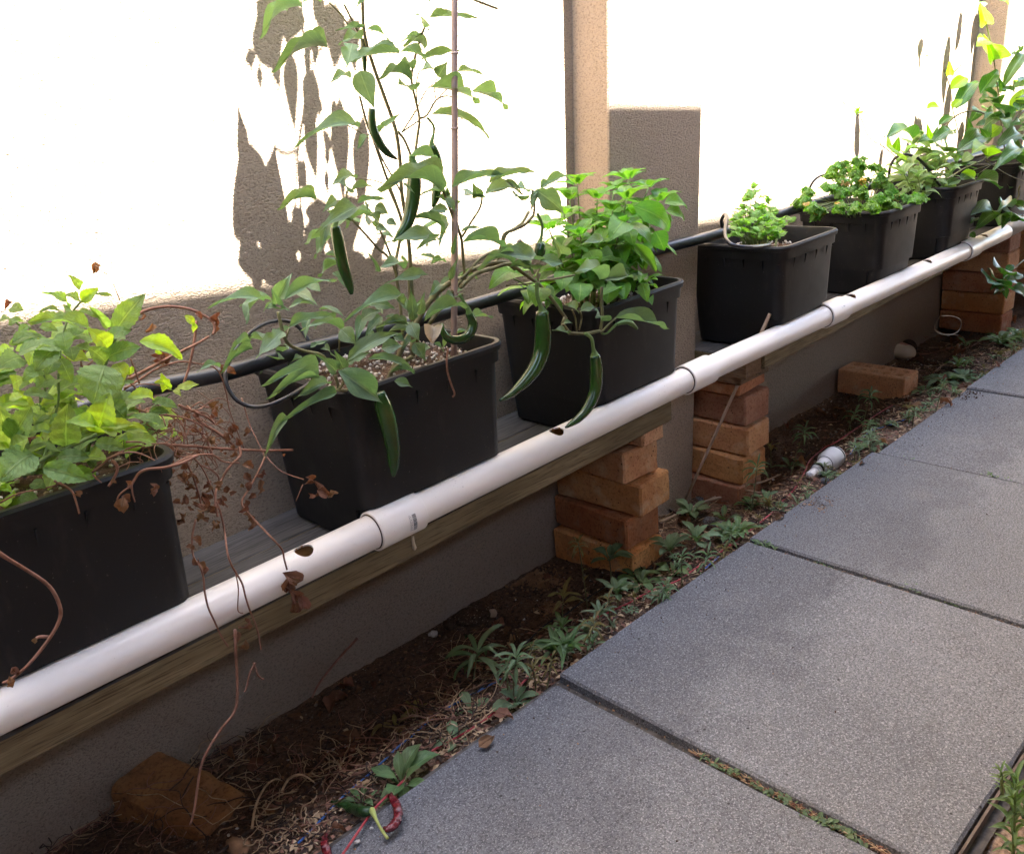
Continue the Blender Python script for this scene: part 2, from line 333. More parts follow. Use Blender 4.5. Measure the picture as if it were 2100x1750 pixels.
M = dict(
    render=mat_render(), conc=mat_concrete(), soil=mat_soil(), sand=mat_soil('sandy_soil', (.20, .13, .085), (.34, .24, .165), .4),
    deck=mat_wood('weathered_deck_board', (.060, .056, .054), (.10, .094, .09), (.028, .026, .025), (1.2, 26, 26)),
    pine=mat_wood('treated_pine', (.17, .125, .065), (.30, .23, .125), (.06, .04, .022), (1.5, 22, 34)),
    block=mat_wood('rough_timber_block', (.14, .085, .045), (.22, .13, .07), (.06, .03, .018), (14, 2, 30)),
    brick=mat_brick('house_brick', (.48, .205, .085), (.64, .345, .155), (.60, .42, .26)),
    brick2=mat_brick('dark_red_brick', (.28, .105, .05), (.40, .18, .09), (.44, .28, .17)),
    dirtybrick=mat_brick('dirty_brick', (.18, .075, .03), (.36, .17, .06), (.05, .033, .022)),
    greypvc=mat_pvc('dusty_white_pvc', (.58, .56, .54), .5, .4), dirtypvc=mat_pvc('grimy_pvc', (.42, .40, .37), .6, .5), pvc=mat_pvc('white_pvc'), pvc_in=mat_simple('pipe_inside_lit', (.50, .29, .12), (.62, .40, .20), .7),  # pipe inside: orange-brown stands in for light coming through the white wall
    beige=mat_pvc('beige_pvc', (.52, .44, .32), .5, .4), redp=mat_simple('faded_red_plastic', (.28, .12, .10), (.36, .18, .15), .6),
    print=mat_simple('printed_ink', (.03, .03, .03), (.09, .08, .08), .6),
    bin=mat_plastic('black_bin_plastic', (.0065, .0065, .007)), hose=mat_plastic('black_polypipe', (.013, .014, .018), .38, .5),
    wire_r=mat_simple('red_cable', (.30, .03, .035), (.42, .07, .07), .5, 60), wire_b=mat_simple('blue_cable', (.03, .08, .26), (.06, .15, .38), .5, 60),
    wire_k=mat_simple('black_cable', (.012, .011, .011), (.03, .028, .026), .5, 60),
    perl=mat_simple('perlite_grain', (.36, .32, .28), (.55, .51, .46), .9, 200), medium=mat_soil('potting_mix', (.05, .03, .02), (.12, .075, .05), .8),
    pebble=mat_simple('grit', (.10, .075, .055), (.30, .23, .17), .9, 9, .4), grit2=mat_simple('brown_grit', (.17, .09, .045), (.30, .17, .09), .9, 30),
    straw=mat_simple('dry_straw', (.30, .19, .10), (.52, .37, .22), .8, 60), stem_dry=mat_simple('dry_stem', (.17, .075, .045), (.30, .15, .10), .7, 60, .5, .3, .001),
    bark=mat_simple('dark_twig', (.035, .022, .016), (.08, .05, .035), .9, 60),
    cane=mat_simple('bamboo_cane', (.30, .20, .13), (.42, .30, .21), .6, 40, .3, .3, .001, (1, 1, .1)),
    stake=mat_simple('grey_pink_cane', (.30, .21, .18), (.42, .32, .28), .6, 50, .4, .3, .001, (1, 1, .08)),
    stem=mat_simple('green_stem', (.10, .15, .045), (.17, .24, .08), .5, 60), stem2=mat_simple('brown_green_stem', (.10, .085, .04), (.17, .17, .075), .6, 50),
    chilli=mat_simple('green_chilli_skin', (.010, .040, .007), (.026, .075, .012), .16, 14, .08, .6), calyx=mat_simple('chilli_calyx', (.08, .17, .04), (.14, .24, .07), .5, 50),
    redchilli=mat_simple('wrinkled_red_chilli', (.09, .008, .012), (.17, .018, .022), .25, 90, 1.0, .6, .004), darkchilli=mat_simple('wrinkled_dark_green_chilli', (.01, .035, .008), (.03, .075, .015), .3, 80, 1.0, .5, .004),
    pstem=mat_simple('pale_green_stalk', (.30, .33, .08), (.42, .45, .15), .5, 50),
    moss=mat_simple('joint_dirt', (.05, .042, .036), (.11, .095, .08), .95, 90, .8), edge=mat_simple('rusty_steel_edging', (.07, .05, .04), (.15, .11, .085), .8, 30),
    roof=mat_simple('unseen_roof_sheet', (.17, .14, .115), (.22, .185, .15), .7, 8), fence=mat_simple('unseen_dark_boards', (.05, .04, .032), (.075, .06, .048), .8, 12),
    husk=mat_leaf('papery_husk', (.48, .40, .30), (.60, .52, .42), (.35, .27, .2), .3, (1, .9, .7), .7),
    l_chilli=mat_leaf('chilli_leaf', (.105, .175, .105), (.165, .245, .140), (.24, .33, .20), .30, (.85, 1.0, .40), .55, 7, .5, None, .04, .4, .22),
    l_basil=mat_leaf('basil_leaf', (.10, .24, .05), (.17, .34, .07), (.24, .42, .13), .42, (.8, 1.0, .22), .38, 7, .9, None, .04, .4, .3),
    l_mint=mat_leaf('mint_leaf', (.18, .285, .115), (.27, .38, .155), (.34, .45, .21), .42, (.85, 1.0, .28), .6, 9, 3.0, None, .04, .3, .45),
    l_mint2=mat_leaf('young_mint_leaf', (.28, .41, .09), (.38, .50, .13), (.40, .58, .14), .5, (.9, 1.0, .15), .5, 9, 1.0),
    l_pars=mat_leaf('parsley_leaf', (.09, .22, .035), (.16, .33, .055), (.2, .38, .1), .4, (.85, 1.0, .25), .5, 5),
    l_cori=mat_leaf('celery_leaf', (.17, .35, .06), (.25, .46, .09), (.3, .5, .15), .42, (.85, 1.0, .25), .5, 5),
    l_yel=mat_leaf('yellowed_leaf', (.42, .34, .10), (.50, .40, .16), (.5, .42, .2), .35, (1, .9, .3), .6, 5),
    l_sage=mat_leaf('sage_leaf', (.22, .33, .15), (.30, .42, .20), (.38, .48, .26), .3, (.8, 1.0, .4), .75, 12, .8),
    l_vine=mat_leaf('vine_leaf', (.035, .10, .025), (.07, .16, .035), (.15, .27, .09), .33, (.8, 1.0, .22), .3, 10, .8),
    l_vine2=mat_leaf('bright_vine_leaf', (.13, .30, .03), (.20, .38, .04), (.3, .5, .1), .5, (.9, 1.0, .15), .35, 10, .8),
    l_weed=mat_leaf('grey_green_weed_leaf', (.115, .17, .085), (.185, .25, .125), (.2, .29, .17), .25, (.8, 1.0, .4), .65, 7, .6),
    l_weed2=mat_leaf('green_weed_leaf', (.10, .165, .06), (.17, .24, .09), (.18, .30, .12), .28, (.8, 1.0, .3), .5, 7, .6),
    l_silver=mat_leaf('silvery_weed_leaf', (.16, .21, .12), (.22, .28, .16), (.3, .34, .24), .22, (.9, 1.0, .6), .8, 7, .6),
    l_dryweed=mat_leaf('yellow_brown_weed_leaf', (.17, .14, .05), (.24, .20, .08), (.3, .26, .14), .25, (1, .9, .4), .75, 7, .6),
    l_dry=mat_leaf('dead_brown_leaf', (.20, .105, .06), (.30, .17, .10), (.13, .07, .045), .25, (1, .7, .4), .8, 8, 1.4, None, .05, .2),
    l_litter=mat_leaf('dull_leaf_litter', (.13, .07, .04), (.25, .14, .08), (.10, .055, .035), .15, (1, .7, .4), .9, 8, 1.4, None, .05, .15),
)

# ------------------------------------------------------------------ leaves
def leaf_mesh(name, mat, prof, nu=10, nv=3, arch=.06, droop=0, fold=.22, wavy=.03, serr=0, crumple=0, seed=0, pucker=0, bite=0):
    "unit leaf: base at 0,0,0, tip at 1,0,0, normal +Z; width 1 at the widest"
    r = random.Random(seed); vs = []; uvs = []; ph = r.random()*6; ph2 = r.random()*6
    bend = (r.random()-.5)*.08
    for i in range(nu+1):
        u = i/nu; hw = .5*prof(u)
        if serr and 0 < i < nu: hw *= 1+serr*(1 if i % 2 else -1)
        zc = arch*4*u*(1-u) + droop*(u*u-u)
        for j in range(-nv, nv+1):
            t = j/nv; y = hw*t
            z = zc + fold*abs(y)*(1-.4*u) + wavy*math.sin(ph+u*9+(2 if j > 0 else 0))*abs(t)**2*(1 if hw > .02 else 0)
            x = u - (.0 if not serr else 0)
            if pucker and 0 < i < nu: z += pucker*math.sin(u*26+abs(t)*3)*(1-abs(t)*.4)*(.5-abs(abs(t)-.5))*2
            if bite and abs(t) > .5: y *= 1-bite*max(0, math.sin(ph2+u*11))**4
            p = Vector((x, y+bend*4*u*(1-u), z))
            if crumple and 0 < u:
                nn = noise.noise_vector(Vector((u*3.1+seed*3.3, t*1.7, seed))); p += crumple*Vector((nn[0]*.6, nn[1]*.5, nn[2]))*min(1, u*3)
            vs.append(p); uvs.append((u, .5+.5*t))
    W = 2*nv+1; fc = []
    for i in range(nu):
        for j in range(2*nv):
            a = i*W+j; fc.append((a, a+W, a+W+1, a+1))
    me = bpy.data.meshes.new(name); me.from_pydata(vs, [], fc)
    ul = me.uv_layers.new(name='UVMap')
    for lp in me.loops: ul.data[lp.index].uv = uvs[lp.vertex_index]
    me.polygons.foreach_set('use_smooth', [True]*len(me.polygons)); me.materials.append(mat); me.update()
    return me
def P_lance(u): return max(.015, (math.sin(math.pi*min(1, u**.62))**1.25)*(1-.32*u)*1.2) if u < 1 else .006
def P_ovate(u): return max(.03, math.sin(math.pi*u**.62)**.8*1.02) if u < 1 else .01
def P_mint(u): return max(.03, math.sin(math.pi*u**.74)**.72) if u < 1 else .01
def P_oval(u): return max(.05, math.sin(math.pi*(u*.98+.01))**.6) if u < 1 else .08
def P_obl(u): return max(.09, (math.sin(math.pi*u**1.5)**.9)) if u < 1 else .05
def P_narrow(u): return max(.12, math.sin(math.pi*u**.85)**.6) if u < 1 else .02
def P_round(u): return max(.08, math.sin(math.pi*u**.8)**.45) if u < 1 else .25
def P_long(u): return max(.1, math.sin(math.pi*(u*.97+.015))**.4) if u < 1 else .05
LM = {}
def variants(key, n, mat, prof, **k):
    LM[key] = [leaf_mesh('leaf_shape', mat, prof, seed=i*3+len(LM)*17, **{a: (b[i % len(b)] if isinstance(b, list) else b) for a, b in k.items()}) for i in range(n)]
variants('chilli', 8, M['l_chilli'], P_lance, nu=14, arch=[.08, .14, .03, .17], fold=[.3, .5, .2], wavy=[.05, .09, .03], bite=[0, 0, .5, 0, 0, .35])
variants('basil', 7, M['l_basil'], P_ovate, nu=10, arch=[.14, .2, .1], fold=[.3, .1, .2], wavy=.03, pucker=[.03, .02])
variants('mint', 8, M['l_mint'], P_mint, nu=18, arch=[.1, .18, .05], fold=[.3, .15, .4], wavy=[.04, .06], serr=.06, pucker=.05)
variants('mint2', 6, M['l_mint2'], P_mint, nu=18, arch=[.12, .2, .05], fold=[.35, .15], wavy=[.05, .07], serr=.06, pucker=.05)
variants('sage', 5, M['l_sage'], P_long, nu=8, nv=2, arch=[.12, .25, .05], fold=[.3, .15], wavy=.02)
variants('vine', 7, M['l_vine'], P_ovate, nu=10, arch=[.1, .18, .05], fold=[.25, .1, .35], wavy=[.03, .05])
variants('vine2', 4, M['l_vine2'], P_ovate, nu=10, arch=[.1, .18], fold=[.25, .1], wavy=.03)
variants('strap', 3, M['l_vine'], P_long, nu=12, arch=[.1, .18], fold=.15, wavy=.03)
variants('weed', 6, M['l_weed'], P_obl, nu=9, nv=2, arch=[.14, .2, .08], fold=[.25, .1], wavy=.02, serr=.05)
variants('weed2', 6, M['l_weed2'], P_obl, nu=9, nv=2, arch=[.14, .2, .08], fold=[.25, .1], wavy=.02, serr=.03)
variants('silver', 5, M['l_silver'], P_narrow, nu=8, nv=1, arch=[.16, .24, .1], fold=.2, wavy=.02)
variants('narrow', 5, M['l_weed'], P_narrow, nu=8, nv=1, arch=[.16, .26, .1], fold=.2, wavy=.02)
variants('narrow2', 5, M['l_weed2'], P_narrow, nu=8, nv=1, arch=[.16, .26, .1], fold=.2, wavy=.02)
variants('dryweed', 5, M['l_dryweed'], P_narrow, nu=8, nv=1, arch=[.16, .26, .1], fold=.3, wavy=.05, crumple=.1)
variants('round', 4, M['l_weed'], P_round, nu=6, nv=2, arch=.1, fold=.2, wavy=.03)
variants('dry', 8, M['l_dry'], P_ovate, nu=7, nv=2, arch=[.2, .4], fold=[.9, 1.3, .5], wavy=.1, crumple=[.4, .6, .3])
variants('litter', 6, M['l_litter'], P_ovate, nu=7, nv=2, arch=[.1, .2], fold=[.2, .5], wavy=.06, crumple=[.2, .3])
variants('husk', 2, M['husk'], P_oval, nu=8, nv=3, arch=.3, fold=1.1, wavy=.06, crumple=.3)
# divided leaves (parsley / celery): five toothed leaflets as one small mesh
def frond_mesh(name, mat, curl, seed, lob=5):
    r = random.Random(seed); vs = []; fc = []; uvs = []
    def lf(o, d, L, W):
        b = len(vs); s = Vector((-d.y, d.x, 0)); n = 5
        for i in range(n+1):
            u = i/n; hw = W*.5*(math.sin(math.pi*min(1, u*.92+.06))**.6)*(1.18 if i % 2 else .8)
            z = curl*L*math.sin(u*5+r.random())*.5
            for t in (-1, 0, 1):
                vs.append(o+d*L*u+s*hw*t+Vector((0, 0, z+(curl*W*.5*(r.random()-.3) if t else 0)))); uvs.append((u, .5+.5*t))
        for i in range(n):
            for j in range(2):
                a = b+i*3+j; fc.append((a, a+3, a+4, a+1))
    lf(Vector((.45, 0, 0)), Vector((1, 0, 0)), .55, .34)
    for sg in (-1, 1):
        for (x, an, L) in ((.50, .62, .42), (.36, .85, .46), (.18, 1.25, .50), (.10, 1.75, .3)):
            lf(Vector((x, 0, 0)), Vector((math.cos(an), sg*math.sin(an), 0)), L, .25)
    lf(Vector((0, 0, 0)), Vector((1, 0, 0)), .3, .04)
    me = bpy.data.meshes.new(name); me.from_pydata(vs, [], fc); ul = me.uv_layers.new(name='UVMap')
    for lp in me.loops: ul.data[lp.index].uv = uvs[lp.vertex_index]
    me.polygons.foreach_set('use_smooth', [True]*len(me.polygons)); me.materials.append(mat); me.update(); return me
LM['parsley'] = [frond_mesh('leaf_shape', M['l_pars'], 1.1, i) for i in range(5)]
LM['celery'] = [frond_mesh('leaf_shape', M['l_cori'], .15, i) for i in range(5)]
LM['yellow'] = [frond_mesh('leaf_shape', M['l_yel'], .6, i) for i in range(3)]

def orient(p0, p1, nrm, W, flip=False):
    X = p1-p0; L = X.length; x = X/L; z = (nrm - x*nrm.dot(x))
    if z.length < 1e-4: z = Vector((0, 0, 1)) - x*x.z
    z.normalize(); y = z.cross(x)
    if flip: y = -y
    m = Matrix(((x.x*L, y.x*W, z.x*L, p0.x), (x.y*L, y.y*W, z.y*L, p0.y), (x.z*L, y.z*W, z.z*L, p0.z), (0, 0, 0, 1)))
    return m
def put_leaf(root, key, p0, p1, nrm, W, name='leaf', i=None):
    me = LM[key][rnd.randrange(len(LM[key])) if i is None else i % len(LM[key])]
    o = bpy.data.objects.new(name, me); link(o, root)
    o.matrix_local = Matrix.Translation(-wloc(root)) @ orient(Vector(p0), Vector(p1), Vector(nrm), W)
    return o
def leaf_px(root, key, f, x0, y0, x1, y1, wpx, Y0, Y1=None, t=.55, name='leaf', i=None):
    "leaf whose base, tip and seen width are read off the photograph; t leans its face from the sky to the viewer"
    if Y1 is None: Y1 = Y0-.015
    p0 = at(*F(f, x0, y0), Y0); p1 = at(*F(f, x1, y1), Y1)
    x = (p1-p0).normalized(); vw = (CP-(p0+p1)/2).normalized()
    n = (Vector((0, 0, 1))*(1-t)+vw*t).normalized(); n = (n-x*n.dot(x)).normalized()
    s = n.cross(x); a = proj(p0); b = proj(p1); e = proj((p0+p1)/2+s*.01)-proj((p0+p1)/2)
    ax = (b-a).normalized(); perp = abs(e.x*-ax.y+e.y*ax.x)/.01
    W = min(wpx*fs(f)/max(perp, 1), (p1-p0).length*1.1)
    return put_leaf(root, key, p0, p1, n, W*{'mint': 1.08, 'mint2': 1.08, 'chilli': .78, 'vine': .92, 'vine2': .92}.get(key, 1.1), name, i)
def px_path(f, pts, Y):
    out = []
    for q in pts:
        yy = q[2] if len(q) > 2 else Y
        out.append(at(*F(f, q[0], q[1]), yy))
    return out
def pxr(f, r, p): return r*fs(f)*depth(p)/FOC

# ================================================================== THE SETTING
def grid(name, xs, ys, hf, mats, matf=None, kind=True):
    b = MB(); nx = len(xs); vs = [(x, y, hf(x, y)) for y in ys for x in xs]
    fc = [(j*nx+i, j*nx+i+1, (j+1)*nx+i+1, (j+1)*nx+i) for j in range(len(ys)-1) for i in range(nx-1)]
    b.add(vs, fc)
    if matf: b.mi = [matf((xs[f[0] % nx]+xs[f[1] % nx])/2, ys[f[0]//nx]) for f in fc]
    o = b.build(name, mats)
    if kind: o['kind'] = 'structure'
    return o
def fr(a, b, s): n = max(1, round((b-a)/s)); return [a+(b-a)*i/n for i in range(n)]
xs = fr(-40, -2, 6)+fr(-2, 0.2, .1)+fr(.2, 3.2, .016)+fr(3.2, 5, .04)+fr(5, 9, .4)+fr(9, 60, 8)+[60]
ys = fr(-40, -3, 6)+fr(-3, 0, .3)+fr(0, .3, .02)+fr(.3, .92, .1)+fr(.92, 1.36, .014)+[1.36, 1.5]
def ghd(x, y):
    z = gh(x, y)
    if .94 < y < 1.36 or y < .29: z += .006*noise.noise(Vector((x*70, y*70, 1)))+.003*noise.noise(Vector((x*170, y*170, 2)))
    if .28 < y < .945: z -= .02
    return z
ground = grid('ground', xs, ys, ghd, [M['soil'], M['sand']], lambda x, y: 1 if (y < .30) or (x > 2.35 and y < 1.0+.04*noise.noise(Vector((x*6, y*9, 0)))) else 0)

# house wall with its shallow piers
wall = thing('house_wall', (1.0, 1.35, 0), 'sand coloured stucco house wall behind the row of black planter boxes', 'wall')
b = MB(); xx = fr(-3, 12, .5)+[12]; zz = [-.4, .3, .8, 1.4, 2.2, 3.4]
b.add([(x, 1.35, z) for z in zz for x in xx], [(j*len(xx)+i, j*len(xx)+i+1, (j+1)*len(xx)+i+1, (j+1)*len(xx)+i) for j in range(len(zz)-1) for i in range(len(xx)-1)])
b.add([(-3, 1.352, -.4), (12, 1.352, -.4), (12, 1.55, -.4), (-3, 1.55, -.4), (-3, 1.352, 3.4), (12, 1.352, 3.4), (12, 1.55, 3.4), (-3, 1.55, 3.4)], [(4, 5, 6, 7), (1, 2, 6, 5), (3, 0, 4, 7), (2, 3, 7, 6)])
b.build('wall_face', M['render'], wall, smooth=False)
def pilaster(x0, x1):
    bm = bmesh.new(); z0, z1 = -.4, 3.35; k = .07; e = .006
    pts = []
    for z in (z0, z1):
        s = k*z
        pts += [(x0+s, 1.349, z), (x0+s, 1.25+e, z), (x0+s+e*.3, 1.25+e*.3, z), (x0+s+e, 1.25, z), (x1+s-e, 1.25, z), (x1+s-e*.3, 1.25+e*.3, z), (x1+s, 1.25+e, z), (x1+s, 1.349, z)]
    n = 8; vs_ = [bm.verts.new(p) for p in pts]
    for i in range(n-1): bm.faces.new((vs_[i], vs_[i+1], vs_[n+i+1], vs_[n+i]))
    bm.faces.new(vs_[n:]); bm.normal_update()
    return bm_obj('pilaster', bm, M['render'], wall, smooth=False)
pilaster(1.448, 1.782); pilaster(3.702, 4.04); pilaster(6.0, 6.34); pilaster(-1.1, -.77)

# path of concrete slabs
path = grid('path', fr(-2, 9, .25)+[9], [.27, .45, .6, .75, .95], lambda x, y: -.014+.002*noise.noise(Vector((x*20, y*20, 0))), M['moss'])
path['label'] = 'concrete slab path beside the narrow garden bed'
gaps = {3: .0078, 4: .0065}
jx = [-.93, -.31, .30, .927, 1.555, 2.165, 2.79, 3.42, 4.05, 4.67, 5.3, 5.92, 6.55]
offs = [.002, 0, -.003, .004, .005, -.001, .002, 0, .001, -.002, 0, .001]
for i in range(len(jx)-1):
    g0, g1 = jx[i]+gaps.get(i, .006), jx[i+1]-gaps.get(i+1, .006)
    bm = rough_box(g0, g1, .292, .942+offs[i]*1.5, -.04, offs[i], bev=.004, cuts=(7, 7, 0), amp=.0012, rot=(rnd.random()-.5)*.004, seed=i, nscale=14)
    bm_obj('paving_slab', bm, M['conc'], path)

# unseen roof added so that its edge throws shade on the lower wall
def ze(x): return 2.318-.074*(x-1.6)
roof = thing('unseen_shade_roof', (1, -.4, 2.3), 'unseen brown roof sheet added over the path to shade the lower wall', 'roof')
b = MB(); x0, x1 = -3.0, 9.0; YB = -1.9
b.add([(x0, .73, ze(x0)), (x1, .73, ze(x1)), (x1, YB, ze(x1)+.12), (x0, YB, ze(x0)+.12), (x0, .73, ze(x0)+.03), (x1, .73, ze(x1)+.03), (x1, YB, ze(x1)+.15), (x0, YB, ze(x0)+.15)],
      [(0, 3, 2, 1), (4, 5, 6, 7), (0, 1, 5, 4), (1, 2, 6, 5), (2, 3, 7, 6), (3, 0, 4, 7)])
b.build('roof_sheet', M['roof'], roof, False)
for px in (-1.5, 1.2, 3.9, 6.6):
    b = MB(); b.box(px-.045, px+.045, -1.8, -1.71, -.1, ze(px)+.11); b.build('post', M['roof'], roof, False)
fence = thing('unseen_fence_screen', (1, -1.9, 0), 'unseen tall dark fence added across the path to hold back low light', 'fence')  # unseen fence, added to keep low-angle light off the bed
for i in range(19):
    b = MB(); b.box(-4, 10, -1.92+.004*(i % 2), -1.9+.004*(i % 2), -.05+i*.125, .0735+i*.125); b.build('fence_board', M['fence'], fence, False)

gate = thing('unseen_gate_screen', (-1.6, -.2, 0), 'unseen dark gate added behind the viewer to cut sky light from the left', 'gate')  # unseen boards added to darken the near left end
for i in range(20):
    b = MB(); b.box(-1.62+.003*(i % 2), -1.6+.003*(i % 2), -1.88+i*.161, -1.722+i*.161, -.03, 2.2); b.build('gate_board', M['fence'], gate, False)

# ================================================================== SHELF, PIERS
def bt1(x): return .298+.0205*x
def bt2(x): return .2805+.0295*x
def plank(name, parent, x0, x1, y0, y1, zt, th, mats):
    bm = rough_box(x0, x1, y0, y1, -th, 0, bev=.0025, cuts=(30, 2, 1), amp=.0012, seed=int(x0*9)+int(y0*90), nscale=9)
    for v in bm.verts: v.co.z += zt(v.co.x)
    bm.normal_update()
    for f in bm.faces: f.material_index = 1 if f.normal.z > .6 else 0
    return bm_obj(name, bm, mats, parent)
shelf = thing('plank_shelf', (.6, 1.2, .29), 'low treated pine shelf on brick piers carrying the nearer planter boxes and the pipe', 'shelf', 'plank shelves along the wall')
plank('plank', shelf, -.7, 1.475, 1.085, 1.2385, bt1, .046, [M['pine'], M['deck']])
plank('plank', shelf, -.7, 1.442, 1.242, 1.338, bt1, .044, [M['pine'], M['deck']])
shelf2 = thing('plank_shelf', (2.6, 1.2, .35), 'far treated pine shelf beyond the wall pier carrying the farther planter boxes', 'shelf', 'plank shelves along the wall')
plank('plank', shelf2, 1.85, 4.7, 1.085, 1.175, bt2, .042, [M['pine'], M['deck']])
plank('plank', shelf2, 1.80, 4.7, 1.178, 1.338, bt2, .030, [M['pine'], M['deck']])
def dribble(f, pts, r, Y):
    b = MB(); P = px_path(f, pts, Y); b.tube(P, [pxr(f, r, P[0])*k for k in (1, 1, 1.4, .5)][:len(P)], 6); return b
o = dribble('w3', [(0, 0)], 1, 1) if False else None
glue = dribble('w4', [(498, -5), (504, 40), (512, 75), (514, 90)], 11, 1.083).build('glue_drip', M['beige'])
tag(glue, 'pale dried glue drip running down the near plank under the printed pipe collar', 'drip')

def brick(parent, x0, x1, y0, y1, z0, z1, mat, rot=0, seed=0, label=None, amp=.003):
    bm = rough_box(x0, x1, y0, y1, z0+.0006, z1-.0006, bev=.0042, cuts=(6, 11, 5), amp=amp*.55, rot=rot, seed=seed, nscale=45)
    o = bm_obj('brick', bm, mat, parent)
    if label: o['label'] = label
    return o
p1 = thing('brick_pier', (1.42, 1.22, -.06), 'near stack of orange bricks under the shelf, left of the wall pier', 'brick pier', 'brick piers under the shelves')
for i, (dx, dy, z0, z1, rz, mt) in enumerate([(-.014, .0, -.075, .003, .05, 'brick'), (-.006, .012, .006, .080, -.04, 'brick2'), (.008, -.008, .083, .159, .05, 'brick'), (-.002, .012, .162, .236, -.05, 'brick')]):
    brick(p1, 1.362+dx, 1.474+dx, 1.11+dy, 1.342+dy*.2, z0, z1, M[mt], rz, i+1)
brick(p1, 1.395, 1.47, 1.105, 1.32, .238, .2815, M['brick'], .02, 9, 'thin orange brick offcut packed under the plank')
p2 = thing('brick_pier', (1.85, 1.22, -.06), 'stack of orange bricks topped with rough timber, just right of the wall pier', 'brick pier', 'brick piers under the shelves')
for i, (dx, dy, z0, z1, rz, mt) in enumerate([(-.018, .004, -.08, -.002, .02, 'brick2'), (-.004, .0, .0, .073, -.03, 'brick'), (.004, -.004, .075, .148, .03, 'brick'), (.016, .004, .150, .226, -.02, 'brick2')]):
    brick(p2, 1.80+dx, 1.908+dx, 1.11+dy, 1.342, z0, z1, M[mt], rz, i+11)
brick(p2, 1.80, 1.93, 1.13, 1.34, .228, .262, M['brick2'], .05, 21, 'dark crumbling brick slice at the top of the stack')
bm = rough_box(1.795, 1.925, 1.118, 1.33, .263, .2895, bev=.002, cuts=(3, 5, 1), amp=.002, seed=5, nscale=30); bm_obj('timber_packer', bm, M['block'], p2)
bm = rough_box(1.775, 1.846, 1.09, 1.135, .288, .331, bev=.002, cuts=(2, 2, 2), amp=.002, seed=6, nscale=30); bm_obj('timber_packer', bm, M['block'], p2)
p3 = thing('brick_pier', (3.66, 1.22, -.04), 'far brick pier in deep shade under the shelf, behind the hanging green sprig', 'brick pier', 'brick piers under the shelves')
for i in range(5): brick(p3, 3.60+.006*(i % 2), 3.715+.006*(i % 2), 1.112, 1.342, -.05+i*.078, .026+i*.078, M['brick' if i % 2 else 'brick2'], .02*(i % 3-1), 30+i)
p4 = thing('brick_pier', (4.5, 1.22, -.04), 'farthest brick pier at the right edge of the picture', 'brick pier', 'brick piers under the shelves')
for i in range(5): brick(p4, 4.45, 4.57, 1.105, 1.342, -.05+i*.078, .026+i*.078, M['brick'], .02*(i % 3-1), 40+i)
# loose cored brick
cb = thing('cored_brick', (2.79, 1.24, -.06), 'loose brick with rows of round holes lying flat on the soil under the far shelf', 'brick')
bm = rough_box(2.742, 2.848, 1.112, 1.335, -.066, .016, bev=.003, cuts=(1, 1, 1), amp=.0015, seed=50, nscale=40)
cbo = bm_obj('brick_body', bm, M['brick'], cb)
def boolean(o, cut):
    mo = o.modifiers.new('b', 'BOOLEAN'); mo.operation = 'DIFFERENCE'; mo.object = cut; mo.solver = 'EXACT'
    bpy.context.view_layer.update()
    dg = bpy.context.evaluated_depsgraph_get(); me = bpy.data.meshes.new_from_object(o.evaluated_get(dg)); o.modifiers.clear(); o.data = me
    bpy.data.objects.remove(cut)
cm = MB()
for i in range(5):
    for j in range(2): x, y = 2.775+.042*j, 1.145+.04*i; cm.tube([(x, y, .04), (x, y, -.05)], .0135, 16, smooth=1)
boolean(cbo, cm.build('cutter', M['brick2'], cb)); print('CORED', len(cbo.data.vertices))
# half buried old brick at the lower left
ob = thing('old_brick', (.33, 1.15, -.06), 'worn dirty orange brick half buried in litter under the near end of the shelf', 'brick')
bmm = rough_box(-.10, .10, -.05, .05, -.05, .016, bev=.006, cuts=(16, 9, 4), amp=.005, seed=77, nscale=40)
pc = G(*F('bl', 1500, 1300)); pr = Matrix.Translation((pc.x, pc.y, pc.z+.022)) @ Matrix.Rotation(math.radians(-72), 4, 'Z') @ Matrix.Rotation(math.radians(7), 4, 'Y')
for v in bmm.verts: v.co = pr @ v.co
bm_obj('brick_body', bmm, M['dirtybrick'], ob)

